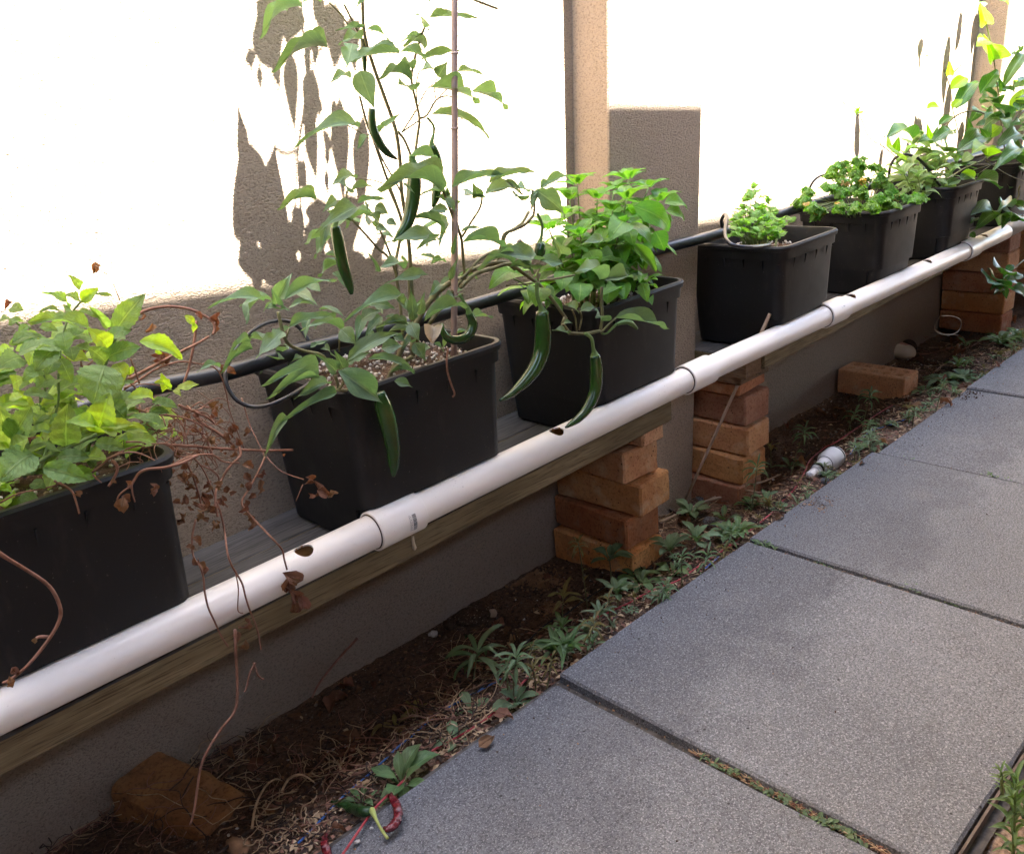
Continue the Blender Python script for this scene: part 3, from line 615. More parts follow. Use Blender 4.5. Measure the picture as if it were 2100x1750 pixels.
# ================================================================== PIPE
PC = [(-.6, .342), (.145, .3475), (.725, .356), (1.111, .3625), (1.539, .370), (2.161, .371), (3.03, .374), (3.6, .378), (4.6, .40)]
PY = 1.066; PR = .0265
def pz_(x):
    for a, b in zip(PC, PC[1:]):
        if a[0] <= x <= b[0]: t = (x-a[0])/(b[0]-a[0]); return a[1]*(1-t)+b[1]*t
    return PC[-1][1]
for _ in range(0): pass
pipe = thing('drain_pipe', (1.2, PY, .35), 'long white plastic pipe with collars and drilled holes lying along the shelf edge', 'pipe')
cut = MB()
for hx in (.556, 1.092, 2.234, 2.72, 3.17): cut.tube([(hx, PY+.006, pz_(hx)+.05), (hx, PY+.004, pz_(hx)+.006)], .0115, 20, smooth=1)
def pipe_run(x0, x1):
    n = max(3, int((x1-x0)/.05)); b = MB(); seg = 40; vs = []; 
    pts = [Vector((x0+(x1-x0)*i/n, PY, pz_(x0+(x1-x0)*i/n))) for i in range(n+1)]
    for (rr, rev) in ((PR, False), (PR-.0028, True)):
        base = len(vs)
        for p in pts:
            for k in range(seg):
                a = 2*math.pi*k/seg; vs.append(p+Vector((0, math.cos(a)*rr, math.sin(a)*rr)))
    N = (n+1)*seg; fc = []
    for i in range(n):
        for k in range(seg):
            q = (i*seg+k, i*seg+(k+1) % seg, (i+1)*seg+(k+1) % seg, (i+1)*seg+k)
            fc.append(q); fc.append(tuple(N+t for t in reversed(q)))
    for k in range(seg):
        a, c = k, (k+1) % seg
        fc.append((a, N+a, N+c, c)); e = n*seg; fc.append((e+a, e+c, N+e+c, N+e+a))
    b.add(vs, fc); return b.build('pipe_length', [M['pvc'], M['pvc_in']], pipe)
runs = [(-.6, .72), (.722, 1.535), (1.537, 2.14), (2.142, 3.05), (3.052, 3.38)]
for (a0, a1) in runs:
    o = pipe_run(a0, a1)
    hs = [h for h in (.556, 1.092, 2.234, 2.72, 3.17) if a0 < h < a1]
    if hs:
        c_ = MB()
        for hx in hs: c_.tube([(hx, PY-.010, pz_(hx)+.05), (hx, PY-.002, pz_(hx)+.004)], .0135, 28, smooth=1)
        boolean(o, c_.build('cutter', M['pvc_in'], pipe))
    me = o.data
    if len(me.materials) < 2: me.materials.clear(); me.materials.append(M['pvc']); me.materials.append(M['pvc_in'])
    Lp = wloc(o)
    for p in me.polygons:
        c = Vector(p.center)+Lp; q = Vector((0, c.y-PY, c.z-pz_(c.x)))
        p.material_index = 1 if (q.length < PR-.0016 and (p.normal.dot(q) < 0)) else 0; p.use_smooth = True
    for i_, e in enumerate(me.edges): pass
    bpy.context.view_layer.update()
    try: me.set_sharp_from_angle(angle=math.radians(40))
    except Exception: pass
CR = .0318
def collar(x0, x1):
    b = MB(); r0, r1 = PR+.0002, CR; prof = [(x0, r0), (x0, r1-.001), (x0+.001, r1), (x1-.001, r1), (x1, r1-.001), (x1, r0)]
    seg = 44; vs = []
    for (x, r) in prof:
        for k in range(seg): a = 2*math.pi*k/seg; vs.append((x, PY+math.cos(a)*r, pz_(x)+math.sin(a)*r))
    b.add(vs, [(i*seg+k, i*seg+(k+1) % seg, (i+1)*seg+(k+1) % seg, (i+1)*seg+k) for i in range(len(prof)-1) for k in range(seg)])
    o = b.build('collar', M['pvc'], pipe)
    try: o.data.set_sharp_from_angle(angle=math.radians(40))
    except Exception: pass
    b = MB(); vs = []     # dirty gap at the mouth
    for (x, r) in ((x0-.0012, PR+.0004), (x0-.0012, PR+.0016), (x0+.0004, PR+.0022)):
        for k in range(seg): a = 2*math.pi*k/seg; vs.append((x, PY+math.cos(a)*r, pz_(x)+math.sin(a)*r))
    b.add(vs, [(i*seg+k, i*seg+(k+1) % seg, (i+1)*seg+(k+1) % seg, (i+1)*seg+k) for i in range(2) for k in range(seg)])
    b.build('grime_ring', M['bark'], o)
    return o
c1 = collar(.676, .764); collar(1.493, 1.582); c3 = collar(2.095, 2.19); collar(3.012, 3.10)
for (xa, xb) in ((3.38, 4.8),):
    q = MB(); q.tube([(xa, PY+.004, pz_(xa)-.002), ((xa+xb)/2, PY+.004, pz_(4.1)-.002), (xb, PY+.004, pz_(4.6))], .0245, 28, smooth=3); q.build('pipe_length', M['dirtypvc'], pipe)['label'] = 'greyer dirty far end of the pipe'
# printed barcode and digits on the first collar: ink patches hugging the curve
def on_collar(x, a, r=CR+.0004): return (x, PY-math.cos(a)*r, pz_(x)+math.sin(a)*r)
b = MB()
def patch(x0, x1, a0, a1):
    n = 2
    for i in range(n):
        t0, t1 = a0+(a1-a0)*i/n, a0+(a1-a0)*(i+1)/n
        b.add([on_collar(x0, t0), on_collar(x1, t0), on_collar(x1, t1), on_collar(x0, t1)], [(0, 1, 2, 3)])
a = .42
while a > -.42:
    wd = rnd.choice([.012, .02, .034]); patch(.7335, .7405, a, a-wd); a -= wd+rnd.choice([.014, .02])
for i in range(12):   # digits too small to read, one short stroke pair each
    a = .42-.07*i; patch(.7275, .7315, a, a-.008); patch(.7275, .7285, a, a-.032)
    if i % 2: patch(.7305, .7315, a, a-.03)
b.build('printed_barcode', M['print'], c1)
b = MB()
for (xa, xb, a0, a1) in ((2.140, 2.142, .55, .50), (2.1435, 2.1445, .47, .42), (2.150, 2.1512, .58, .46), (2.150, 2.156, .58, .56), (2.155, 2.1562, .58, .46)): patch(xa, xb, a0, a1)
b.build('printed_mark', M['print'], c3)

# ================================================================== PLANTER BOXES
def rrect(cx, cy, hx, hy, r, n=4):
    pts = []
    for (sx, sy, a0) in ((1, 1, 0), (-1, 1, 90), (-1, -1, 180), (1, -1, 270)):
        for i in range(n+1):
            a = math.radians(a0+90*i/n); pts.append((cx+sx*(hx-r)+r*math.cos(a), cy+sy*(hy-r)+r*math.sin(a)))
    return pts
BINS = {}
def planter(key, xl, xr, yf, yb, zb, zt, label, rz=0.0, taper=.012, shx=0.0):
    t = thing('planter_box', ((xl+xr)/2, (yf+yb)/2, zb), label, 'planter box', 'black plastic planter boxes on the shelf')
    cx, cy, hx, hy = (xl+xr)/2, (yf+yb)/2, (xr-xl)/2-.012, (yb-yf)/2-.012
    H = zt-zb; rot = Matrix.Rotation(rz, 3, 'Z')
    def loop(z, grow, r=.024, frontcut=0):
        out = []
        for (x, y) in rrect(0, 0, hx+grow, hy+grow, r+max(0, grow)):
            if frontcut and y < 0: y = max(y, -(hy+grow)+frontcut)
            p = rot @ Vector((x, y, 0)); out.append((cx+p.x+shx*(z-H)/H, cy+p.y, zb+z))
        return out
    zp = .09
    def tp(z): return -taper*(1-z/H)
    L = [loop(0, tp(0)-.02, frontcut=.035), loop(.001, tp(0)-.004, frontcut=.035), loop(.004, tp(0), frontcut=.035), loop(zp-.022, tp(zp), frontcut=.035),
         loop(zp-.016, tp(zp)), loop(H-.052, tp(H-.05)), loop(H-.034, tp(H-.03)), loop(H-.033, .004), loop(H-.013, .0055), loop(H-.012, .010), loop(H-.004, .0115), loop(H, .0085),
         loop(H, .001), loop(H-.005, -.0015), loop(H-.05, -.004), loop(.02, tp(0)-.006)]
    b = MB(); n = len(L[0]); vs = [p for l in L for p in l]
    fc = [(i*n+k, i*n+(k+1) % n, (i+1)*n+(k+1) % n, (i+1)*n+k) for i in range(len(L)-1) for k in range(n)]
    fc += [tuple(reversed(range(n))), tuple((len(L)-1)*n+k for k in range(n))]
    body_end = 7
    bb = MB(); bb.add(vs[:8*n]+vs[12*n:], [f for f in [(i*n+k, i*n+(k+1) % n, (i+1)*n+(k+1) % n, (i+1)*n+k) for i in range(7) for k in range(n)]]
                      + [tuple(reversed(range(n)))] + [((8+i)*n+k, (8+i)*n+(k+1) % n, (9+i)*n+(k+1) % n, (9+i)*n+k) for i in range(3) for k in range(n)] + [tuple(11*n+k for k in range(n))])
    o = bb.build('box_body', M['bin'], t); 
    try: o.data.set_sharp_from_angle(angle=math.radians(35))
    except Exception: pass
    rb = MB(); rb.add(vs[7*n:13*n], [(i*n+k, i*n+(k+1) % n, (i+1)*n+(k+1) % n, (i+1)*n+k) for i in range(5) for k in range(n)])
    o = rb.build('rim', M['bin'], t)
    try: o.data.set_sharp_from_angle(angle=math.radians(35))
    except Exception: pass
    # small gussets under the rim
    def gus(x, y, nx, ny, hgt):
        g = MB(); tx, ty = -ny, nx; z0 = H-.034
        P = [(x+tx*.0012, y+ty*.0012, z0), (x-tx*.0012, y-ty*.0012, z0), (x+tx*.0012+nx*.0045, y+ty*.0012+ny*.0045, z0), (x-tx*.0012+nx*.0045, y-ty*.0012+ny*.0045, z0), (x+tx*.0012, y+ty*.0012, z0-hgt), (x-tx*.0012, y-ty*.0012, z0-hgt)]
        Q = []
        for (a, c, d) in P:
            v = rot @ Vector((a, c, 0)); Q.append((cx+v.x, cy+v.y, zb+d))
        g.add(Q, [(2, 3, 5, 4), (0, 2, 4), (1, 5, 3), (0, 1, 3, 2)]); g.build('gusset', M['bin'], t, False)
    for fx in (-.6, -.2, .2, .6): gus(fx*hx, -hy-.0005, 0, -1, .024); gus(-hx-.0005, fx*hy, -1, 0, .024)
    BINS[key] = (xl+.03, xr-.03, yf+.03, yb-.03, zt)
    return t
planter(1, .105, .412, 1.045, 1.325, bt1(.3), .583, 'black planter box nearest the camera, full of mint')
planter(2, .655, .984, 1.045, 1.335, bt1(.8), .587, 'black planter box holding the tall chilli plant and its cane')
planter(3, 1.195, 1.497, 1.045, 1.330, bt1(1.3), .587, 'black planter box of basil in front of the wall pier')
planter(4, 1.842, 2.140, 1.040, 1.315, bt2(2), .588, 'black planter box with a small clump of celery, just right of the wall pier', rz=.03)
planter(5, 2.385, 2.655, 1.045, 1.315, bt2(2.5), .588, 'black planter box overflowing with curly parsley')
planter(6, 2.855, 3.115, 1.045, 1.315, bt2(3), .592, 'black planter box of pale sage with a looped black tube')
planter(7, 3.42, 3.70, 1.05, 1.315, bt2(3.5), .60, 'farthest dark planter box, half hidden behind the leafy vine')
MEDZ = {1: .545, 2: .558, 3: .545, 4: .545, 5: .55, 6: .55, 7: .55}
MLAB = {1: 'dark potting mix and dead stalks under the mint', 2: 'white and brown grit filling the chilli planter box', 3: 'white grit around the basil stems', 4: 'dark mix and white grit beside the celery', 5: 'potting mix under the curly parsley', 6: 'reddish brown mix under the sage', 7: 'dark mix in the farthest planter box'}
for kx, (a0, a1, b0, b1, zt) in BINS.items():
    b = MB(); n = 10
    a0 -= .012; a1 += .012; b0 -= .012; b1 += .012
    vs = [(a0+(a1-a0)*i/n, b0+(b1-b0)*j/n, MEDZ[kx]+.004*noise.noise(Vector((i*1.3, j*1.7, kx)))) for j in range(n+1) for i in range(n+1)]
    b.add(vs, [(j*(n+1)+i, j*(n+1)+i+1, (j+1)*(n+1)+i+1, (j+1)*(n+1)+i) for j in range(n) for i in range(n)], 0)
    for i in range({1: 120, 2: 520, 3: 450, 4: 260, 5: 60, 6: 60, 7: 20}[kx]):
        x, y = rnd.uniform(a0+.008, a1-.008), rnd.uniform(b0+.008, b1-.008)
        if kx == 4 and x < (a0+a1)/2: continue
        b.blob((x, y, MEDZ[kx]+.004+rnd.random()*.003), rnd.uniform(.0018, .0038), 1 if rnd.random() < .75 else 2)
    o = b.build('growing_medium', [M['medium'], M['perl'], M['pebble']]); o['kind'] = 'stuff'; o['label'] = MLAB[kx]; o['category'] = 'potting mix'

# ================================================================== HOSE AND DRIP TUBES
HY = 1.235
hose = thing('irrigation_hose', (1.2, HY, .61), 'thick black irrigation pipe resting across the backs of the planter boxes', 'hose')
hp = [at(*F('o', *p), HY) for p in ((-160, 905), (0, 697+165), (120, 850), (270, 803), (455, 766), (606, 721), (780, 678), (956, 629), (1087, 590), (1350, 512), (1475, 479), (1615, 434), (1750, 392), (1905, 345), (2000, 318), (2080, 296))]
hp = [Vector((p.x, HY, .612 if i < 3 else p.z)) for i, p in enumerate(hp)]; hp[0].x = -.4; hp[1].x = .12; hp[2].x = .27
hp = sorted(hp, key=lambda p: p.x)
b = MB(); b.tube(hp, .0125, 16, smooth=3); b.build('hose_pipe', M['hose'], hose)
def drip(f, pts, r, Y, label, deep=None):
    P = px_path(f, pts, Y); b = MB(); b.tube(P, pxr(f, r, P[0]), 8, smooth=4); o = b.build('drip_tube', M['hose']); tag(o, label, 'tube', 'thin drip tubes feeding the boxes'); return o
drip('b', [(755, 600, 1.235), (735, 560, 1.24), (700, 510, 1.25), (640, 462, 1.25), (560, 448, 1.24), (450, 470, 1.22), (340, 545, 1.2), (240, 670, 1.18), (190, 800, 1.16), (205, 900, 1.15), (270, 990, 1.14), (370, 1030, 1.13), (480, 1020, 1.11), (600, 970, 1.10), (700, 910, 1.12), (790, 850, 1.16)], 13, 1.2, 'thin black drip tube looping off the hose left of the chilli box')
drip('c', [(1840, 600, 1.235), (1825, 540, 1.235), (1845, 495, 1.22), (1862, 520, 1.19), (1850, 620, 1.13), (1870, 680, 1.08), (1930, 710, 1.06), (2040, 715, 1.05), (2150, 700, 1.07)], 12, 1.2, 'thin black drip tube hooked over the celery planter box')
drip('c2', [(650, 1340, 1.235), (652, 1270, 1.23), (690, 1210, 1.22), (750, 1182, 1.21), (810, 1190, 1.2), (845, 1240, 1.19), (850, 1300, 1.18), (860, 1340, 1.17)], 8, 1.2, 'small arched black drip tube behind the curly parsley')
drip('q', [(175, 800, 1.22), (185, 680, 1.21), (240, 570, 1.2), (330, 520, 1.18), (430, 520, 1.16), (540, 570, 1.14), (640, 670, 1.13), (730, 800, 1.12), (800, 890, 1.12), (825, 940, 1.13)], 18, 1.2, 'big black drip tube arching over the sage planter box')
drip('o', [(1085, 512, 1.235), (1070, 500, 1.235), (1064, 494, 1.235)], 5, 1.235, 'short black drip tube stub behind the basil')

# ================================================================== CHILLI PLANT
def fruit(parent, f, pts, rads, Y, mat, stalk=None, sr=9, seg=14, name='chilli', rib=True, squash=1.0):
    P = px_path(f, pts, Y); R_ = [pxr(f, r, P[i]) for i, r in enumerate(rads)]
    b = MB(); b.tube(P, R_, seg, smooth=4); o = b.build(name, mat, parent)
    if stalk:
        q = px_path(f, stalk, Y); b = MB(); n = len(q)
        b.tube(q+[P[0]+(P[1]-P[0])*.06], [pxr(f, sr, q[0])]*(n-1)+[pxr(f, sr*1.8, q[0]), R_[0]*1.02], 9, smooth=3); b.build('calyx', M['calyx'], o)
    return o
cp = thing('chilli_plant', (.93, 1.17, .56), 'tall leafy green chilli plant with long hanging fruit and a cane beside it', 'chilli plant')
b = MB()
def stem(f, pts, r, Y, r1=None):
    P = px_path(f, pts, Y); n = len(P); ra = [pxr(f, r+( (r1 if r1 else r)-r)*i/(n-1), P[0]) for i in range(n)]
    b.tube(P, ra, 7, smooth=3)
stem('a', [(915, -400), (925, 0), (938, 230), (1000, 450), (1075, 660), (1150, 880), (1180, 1100), (1190, 1300), (1222, 1500), (1245, 1718), (1262, 2000), (1290, 2250), (1310, 2400)], 11, 1.17, 17)
stem('a', [(700, 20), (780, 100), (850, 200), (915, 255)], 6, 1.17, 7); stem('a', [(800, 30), (850, 130), (915, 255), (935, 330)], 7, 1.17)
stem('a', [(905, 650), (950, 820), (1000, 950), (1080, 1180), (1150, 1370), (1195, 1500)], 8, 1.16, 10)
stem('a', [(1010, 960), (1060, 1080), (1130, 1200), (1180, 1290)], 6, 1.17)
stem('a', [(1345, 185), (1320, 250), (1290, 350), (1262, 470), (1258, 560), (1285, 680), (1310, 800), (1300, 900), (1280, 1040), (1265, 1100)], 8, 1.18, 10)
stem('a', [(1310, 480), (1290, 560), (1295, 700)], 4, 1.18); stem('a', [(1310, 800), (1360, 780), (1420, 680), (1480, 650), (1530, 655)], 8, 1.17, 4)
stem('a', [(1190, 895), (1260, 790), (1290, 740)], 5, 1.17); stem('a', [(1190, 895), (1300, 820)], 5, 1.17)
stem('a', [(1165, 890), (1210, 950), (1250, 1050), (1255, 1090)], 9, 1.16)
stem('a', [(1300, 720), (1350, 620), (1400, 570)], 4, 1.17); stem('a', [(1420, 670), (1412, 600), (1425, 530)], 4, 1.17); stem('a', [(1450, 650), (1500, 600)], 4, 1.17)
stem('a', [(1190, 1500), (1175, 1640), (1150, 1800), (1180, 2050), (1200, 2300)], 10, 1.18, 12)
stem('a', [(1100, 1270), (1170, 1440), (1200, 1560)], 7, 1.18)
stem('a', [(820, 845), (900, 890), (965, 935)], 4, 1.16); stem('a', [(870, 1210), (980, 1215), (1060, 1240), (1110, 1290)], 4, 1.17)
stem('a', [(850, 1480), (950, 1590), (1040, 1690), (1080, 1718), (1130, 1780)], 8, 1.15, 9); stem('a', [(1040, 1550), (1080, 1640), (1110, 1718), (1150, 1850)], 7, 1.15, 9)
stem('a', [(820, 1290), (810, 1370)], 8, 1.15); stem('a', [(1460, 1270), (1500, 1370), (1540, 1480), (1590, 1600), (1603, 1718), (1610, 1800), (1618, 1890)], 9, 1.12, 12)
stem('a', [(1735, 1300), (1722, 1400), (1660, 1500), (1600, 1600)], 7, 1.12, 8); stem('a', [(1550, 1450), (1590, 1600)], 7, 1.12)
stem('a', [(1560, 1600), (1540, 1718), (1520, 1900)], 9, 1.13, 10)
stem('a', [(2050, 1430), (2010, 1500), (1960, 1540), (1890, 1590), (1870, 1700)], 11, 1.10, 10)
stem('c', [(330, 720), (300, 830), (200, 880)], 9, 1.09)
stem('b', [(1290, 860), (1330, 760), (1400, 600), (1470, 480), (1560, 330), (1680, 210), (1785, 165)], 20, 1.13, 20)
stem('b', [(1560, 480), (1660, 340), (1785, 175), (1850, 110), (1960, 60)], 14, 1.12, 12); stem('b', [(1430, 100), (1440, 300), (1455, 480), (1460, 690)], 13, 1.17, 15)
stem('b', [(1455, 690), (1456, 560)], 18, 1.16, 22)
stem('b', [(1785, 165), (1850, 100), (1900, 40), (1980, -10)], 10, 1.11); stem('b', [(1850, 110), (1960, 70), (2080, 55), (2150, 100)], 16, 1.09, 16)
stem('c', [(60, 990), (160, 900), (280, 860), (390, 830), (470, 880), (560, 945), (600, 975), (680, 1070), (775, 1200)], 14, 1.06, 13)
stem('c', [(750, 1240), (800, 1300)], 15, 1.04, 12); stem('c', [(770, 1190), (750, 1235)], 14, 1.05)
stem('c', [(800, 1298), (900, 1302), (1005, 1282)], 12, 1.04); stem('c', [(1005, 1290), (1020, 1180), (1012, 1080), (1015, 985)], 11, 1.04)
stem('c', [(1010, 1295), (1060, 1240), (1110, 1195)], 7, 1.03); stem('c', [(848, 1285), (838, 1200), (815, 1140)], 6, 1.03); stem('c', [(862, 1278), (880, 1200), (870, 1150)], 6, 1.03)
stem('c', [(600, 945), (700, 930), (830, 905)], 8, 1.07); stem('c', [(590, 960), (580, 900), (600, 840)], 8, 1.06); stem('c', [(550, 960), (450, 970), (370, 975)], 5, 1.06)
stem('c', [(555, 500), (500, 560), (420, 600), (355, 630), (335, 725)], 11, 1.08, 10); stem('c', [(545, 330), (560, 420), (555, 500)], 8, 1.08); stem('c', [(355, 260), (430, 320), (480, 360)], 6, 1.09)
stem('b', [(545, 390), (565, 480), (590, 570), (640, 625), (740, 660), (850, 690), (935, 820)], 12, 1.10, 13)
stem('b', [(455, 615), (600, 620)], 6, 1.10); stem('b', [(620, 500), (600, 570)], 6, 1.1); stem('b', [(960, 510), (958, 660)], 6, 1.1)
stem('b', [(930, 820), (950, 880), (960, 920), (1080, 910), (1180, 880), (1290, 860)], 12, 1.06, 13); stem('b', [(800, 975), (880, 950), (955, 915)], 11, 1.05); stem('b', [(980, 830), (985, 870), (955, 915)], 10, 1.05)
stem('b', [(1290, 850), (1320, 780), (1450, 695)], 15, 1.12, 17)
stem('b', [(1340, 840), (1280, 885), (1240, 895), (1215, 960)], 9, 1.08); stem('b', [(1785, 265), (1800, 320), (1830, 370)], 10, 1.11)
b.build('stem', M['stem2'], cp)
L = leaf_px
A = 'a'
for (x0, y0, x1, y1, w, Y, t) in [
    (520, 45, 225, 265, 62, 1.15, .35), (640, 15, 505, 40, 30, 1.15, .3), (415, 75, 355, 95, 30, 1.16, .5), (690, 325, 300, 495, 62, 1.14, .5), (855, 295, 815, 468, 165, 1.12, .8), (915, 268, 760, 300, 52, 1.16, .5),
    (905, 480, 1008, 740, 185, 1.12, .85), (840, 530, 690, 582, 55, 1.15, .5), (935, 188, 735, 212, 30, 1.17, .5), (950, 195, 1110, 280, 38, 1.17, .5),
    (1378, 118, 1712, 128, 62, 1.18, .5), (1338, 185, 1278, 98, 32, 1.18, .5), (1330, 240, 1165, 295, 36, 1.19, .5), (1345, 335, 1195, 310, 32, 1.19, .5),
    (1320, 405, 1600, 338, 62, 1.17, .6), (1185, 350, 1372, 426, 46, 1.16, .4), (1165, 350, 975, 338, 30, 1.17, .5), (1175, 360, 828, 410, 48, 1.14, .3),
    (1268, 472, 1133, 460, 32, 1.18, .5), (1435, 520, 1500, 415, 115, 1.17, .8), (1425, 482, 1315, 486, 36, 1.18, .4), (1565, 485, 1750, 515, 34, 1.18, .4),
    (1385, 592, 1722, 696, 78, 1.14, .55), (1660, 620, 1912, 738, 46, 1.16, .45), (1250, 542, 1028, 532, 28, 1.17, .4), (1250, 612, 1160, 575, 22, 1.17, .4),
    (1390, 772, 1785, 950, 72, 1.15, .5), (1365, 195, 1382, 225, 16, 1.18, .5), (905, 862, 455, 1008, 115, 1.11, .5), (1008, 908, 1192, 762, 62, 1.13, .6), (958, 925, 880, 1028, 62, 1.15, .6),
    (1245, 1062, 1458, 1092, 68, 1.12, .5), (875, 1205, 695, 1275, 95, 1.14, .6), (1458, 1300, 1018, 1282, 125, 1.08, .5), (1528, 1272, 1892, 1188, 75, 1.09, .45), (1778, 1240, 2095, 1168, 66, 1.08, .45),
    (1705, 1332, 1670, 1232, 100, 1.09, .8), (1752, 1312, 2000, 1302, 80, 1.09, .5), (1700, 1335, 1610, 1312, 34, 1.1, .4), (1505, 1335, 1305, 1328, 30, 1.13, .4), (1500, 1310, 1490, 1245, 45, 1.13, .7), (1505, 1420, 1340, 1440, 78, 1.12, .7), (1530, 1380, 1420, 1330, 70, 1.14, .6),
    (610, 1352, 340, 1420, 66, 1.13, .5), (885, 1402, 595, 1592, 140, 1.10, .7), (755, 1352, 650, 1440, 100, 1.12, .8), (850, 1292, 1005, 1268, 55, 1.14, .5), (890, 1375, 1090, 1350, 50, 1.15, .5),
    (1010, 1395, 1105, 1450, 100, 1.13, .8), (1035, 1505, 930, 1445, 90, 1.13, .7), (1090, 1485, 1165, 1530, 66, 1.12, .7), (960, 1380, 955, 1440, 40, 1.13, .8), (1010, 1540, 1110, 1570, 60, 1.12, .6),
    (1435, 1602, 1062, 1650, 105, 1.08, .5), (1425, 1622, 1285, 1682, 62, 1.09, .6), (1592, 1572, 1742, 1550, 32, 1.11, .4), (1268, 1475, 1492, 1576, 34, 1.12, .4), (1598, 1642, 1905, 1702, 78, 1.07, .5),
    (885, 48, 1072, 2, 32, 1.17, .4), (690, 1500, 640, 1725, 85, 1.12, .8), (1535, 1720, 1562, 1560, 42, 1.1, .8), (1470, 1600, 1440, 1690, 30, 1.1, .5), (820, 1290, 760, 1240, 40, 1.12, .6), (1010, 1830, 960, 1700, 40, 1.1, .6),
    (1480, 1340, 1560, 1460, 60, 1.1, .5), (1200, 1240, 1280, 1310, 30, 1.12, .6)]:
    L(cp, 'chilli', A, x0, y0, x1, y1, w, Y, None, t)
for (x0, y0, x1, y1, w, Y, t) in [
    (545, 300, 645, 120, 130, 1.09, .8), (535, 335, 500, 225, 100, 1.08, .8), (585, 312, 945, 178, 85, 1.07, .55), (450, 318, 62, 372, 90, 1.08, .5), (540, 370, 460, 365, 40, 1.07, .5), (560, 375, 625, 378, 40, 1.07, .6),
    (620, 492, 942, 412, 85, 1.07, .5), (575, 520, 390, 714, 150, 1.05, .7), (355, 590, 205, 680, 62, 1.08, .5), (375, 640, 150, 810, 52, 1.09, .5), (148, 765, -10, 802, 52, 1.1, .5),
    (1392, 290, 978, 470, 120, 1.08, .55), (965, 508, 1078, 614, 140, 1.06, .85), (985, 530, 690, 520, 48, 1.09, .4), (1555, 140, 1262, 202, 92, 1.07, .6), (1392, 100, 1208, 116, 75, 1.11, .5),
    (1012, 720, 1398, 532, 125, 1.04, .6), (1245, 640, 1395, 620, 120, 1.05, .8), (820, 740, 425, 892, 96, 1.04, .6), (822, 838, 456, 982, 86, 1.03, .6), (882, 870, 648, 982, 110, 1.04, .7),
    (935, 790, 780, 665, 115, 1.06, .8), (985, 770, 925, 645, 100, 1.06, .8), (1012, 740, 1175, 660, 80, 1.06, .6), (950, 788, 1252, 1008, 215, 1.02, .8), (940, 935, 560, 1130, 88, 1.02, .7),
    (600, 1090, 448, 1372, 88, 1.02, .8), (1150, 710, 1472, 800, 72, 1.05, .5), (1305, 800, 1472, 806, 32, 1.04, .4), (1330, 858, 1458, 902, 75, 1.03, .7), (1420, 478, 1250, 458, 52, 1.07, .5), (1398, 478, 1188, 512, 46, 1.07, .5),
    (1440, 470, 1500, 592, 120, 1.05, .85), (1530, 458, 1835, 358, 82, 1.06, .5), (1462, 445, 1440, 215, 100, 1.09, .8), (1500, 410, 1540, 245, 90, 1.1, .8), (1400, 355, 1290, 240, 66, 1.11, .6), (1105, 450, 1255, 380, 110, 1.12, .6),
    (1465, 600, 1545, 725, 110, 1.08, .8), (1150, 340, 1350, 380, 90, 1.13, .6), (1240, 420, 1130, 560, 90, 1.13, .6), (1600, 600, 1670, 660, 30, 1.08, .5), (1710, 170, 1765, 10, 55, 1.1, .8), (1640, 200, 1560, 300, 90, 1.11, .8), (1740, 290, 1640, 340, 90, 1.12, .7),
    (900, 680, 830, 640, 60, 1.08, .6), (1450, 600, 1380, 640, 70, 1.08, .6), (1200, 560, 1130, 600, 60, 1.1, .6), (1560, 620, 1500, 700, 60, 1.09, .6), (1480, 330, 1420, 420, 90, 1.1, .7), (1330, 560, 1420, 600, 60, 1.1, .6)]:
    L(cp, 'chilli', 'b', x0, y0, x1, y1, w, Y, None, t)
for (x0, y0, x1, y1, w, Y, t) in [
    (600, 805, 235, 775, 120, 1.04, .55), (600, 808, 778, 832, 95, 1.03, .6), (415, 830, 170, 868, 66, 1.06, .5), (565, 330, 762, 492, 185, 1.05, .8), (605, 322, 690, 265, 60, 1.07, .5), (625, 310, 835, 250, 56, 1.07, .5), (620, 300, 615, 235, 26, 1.08, .6),
    (560, 355, 535, 490, 60, 1.06, .9), (575, 350, 520, 440, 40, 1.06, .8), (362, 262, 472, 340, 46, 1.07, .6), (470, 402, 430, 380, 26, 1.07, .5), (742, 762, 690, 650, 135, 1.04, .8), (1052, 680, 840, 715, 56, 1.04, .5), (1000, 938, 828, 885, 66, 1.03, .5),
    (1030, 945, 1262, 928, 96, 1.03, .6), (1050, 950, 1160, 880, 70, 1.04, .6), (845, 1145, 775, 1098, 70, 1.02, .7), (872, 1150, 985, 1125, 76, 1.02, .6), (1105, 1195, 1475, 1268, 76, 1.01, .5), (790, 1300, 672, 1280, 32, 1.03, .5), (1010, 1215, 970, 1190, 30, 1.03, .6), (1020, 1215, 1052, 1190, 40, 1.03, .7),
    (760, 1225, 820, 1230, 36, 1.03, .6), (540, 860, 440, 800, 66, 1.05, .6), (390, 850, 560, 900, 60, 1.05, .5), (640, 975, 700, 1075, 60, 1.05, .7), (520, 345, 420, 330, 40, 1.08, .5)]:
    L(cp, 'chilli', 'c', x0, y0, x1, y1, w, Y, None, t)
for _ in range(50):
    u = rnd.uniform(540, 980); v = rnd.uniform(400, 700) if u > 650 else rnd.uniform(600, 740); p0 = at(u, v, rnd.uniform(1.12, 1.24)); a = rnd.random()*6.28; l = rnd.uniform(.035, .065)
    p1 = p0+Vector((math.cos(a), math.sin(a)*.7, rnd.uniform(-.7, .2))).normalized()*l
    if p1.y > 1.33: p1.y = 1.33
    put_leaf(cp, 'chilli', p0, p1, Vector((rnd.uniform(-.5, .3), rnd.uniform(-.7, .1), 1)), l*.30)
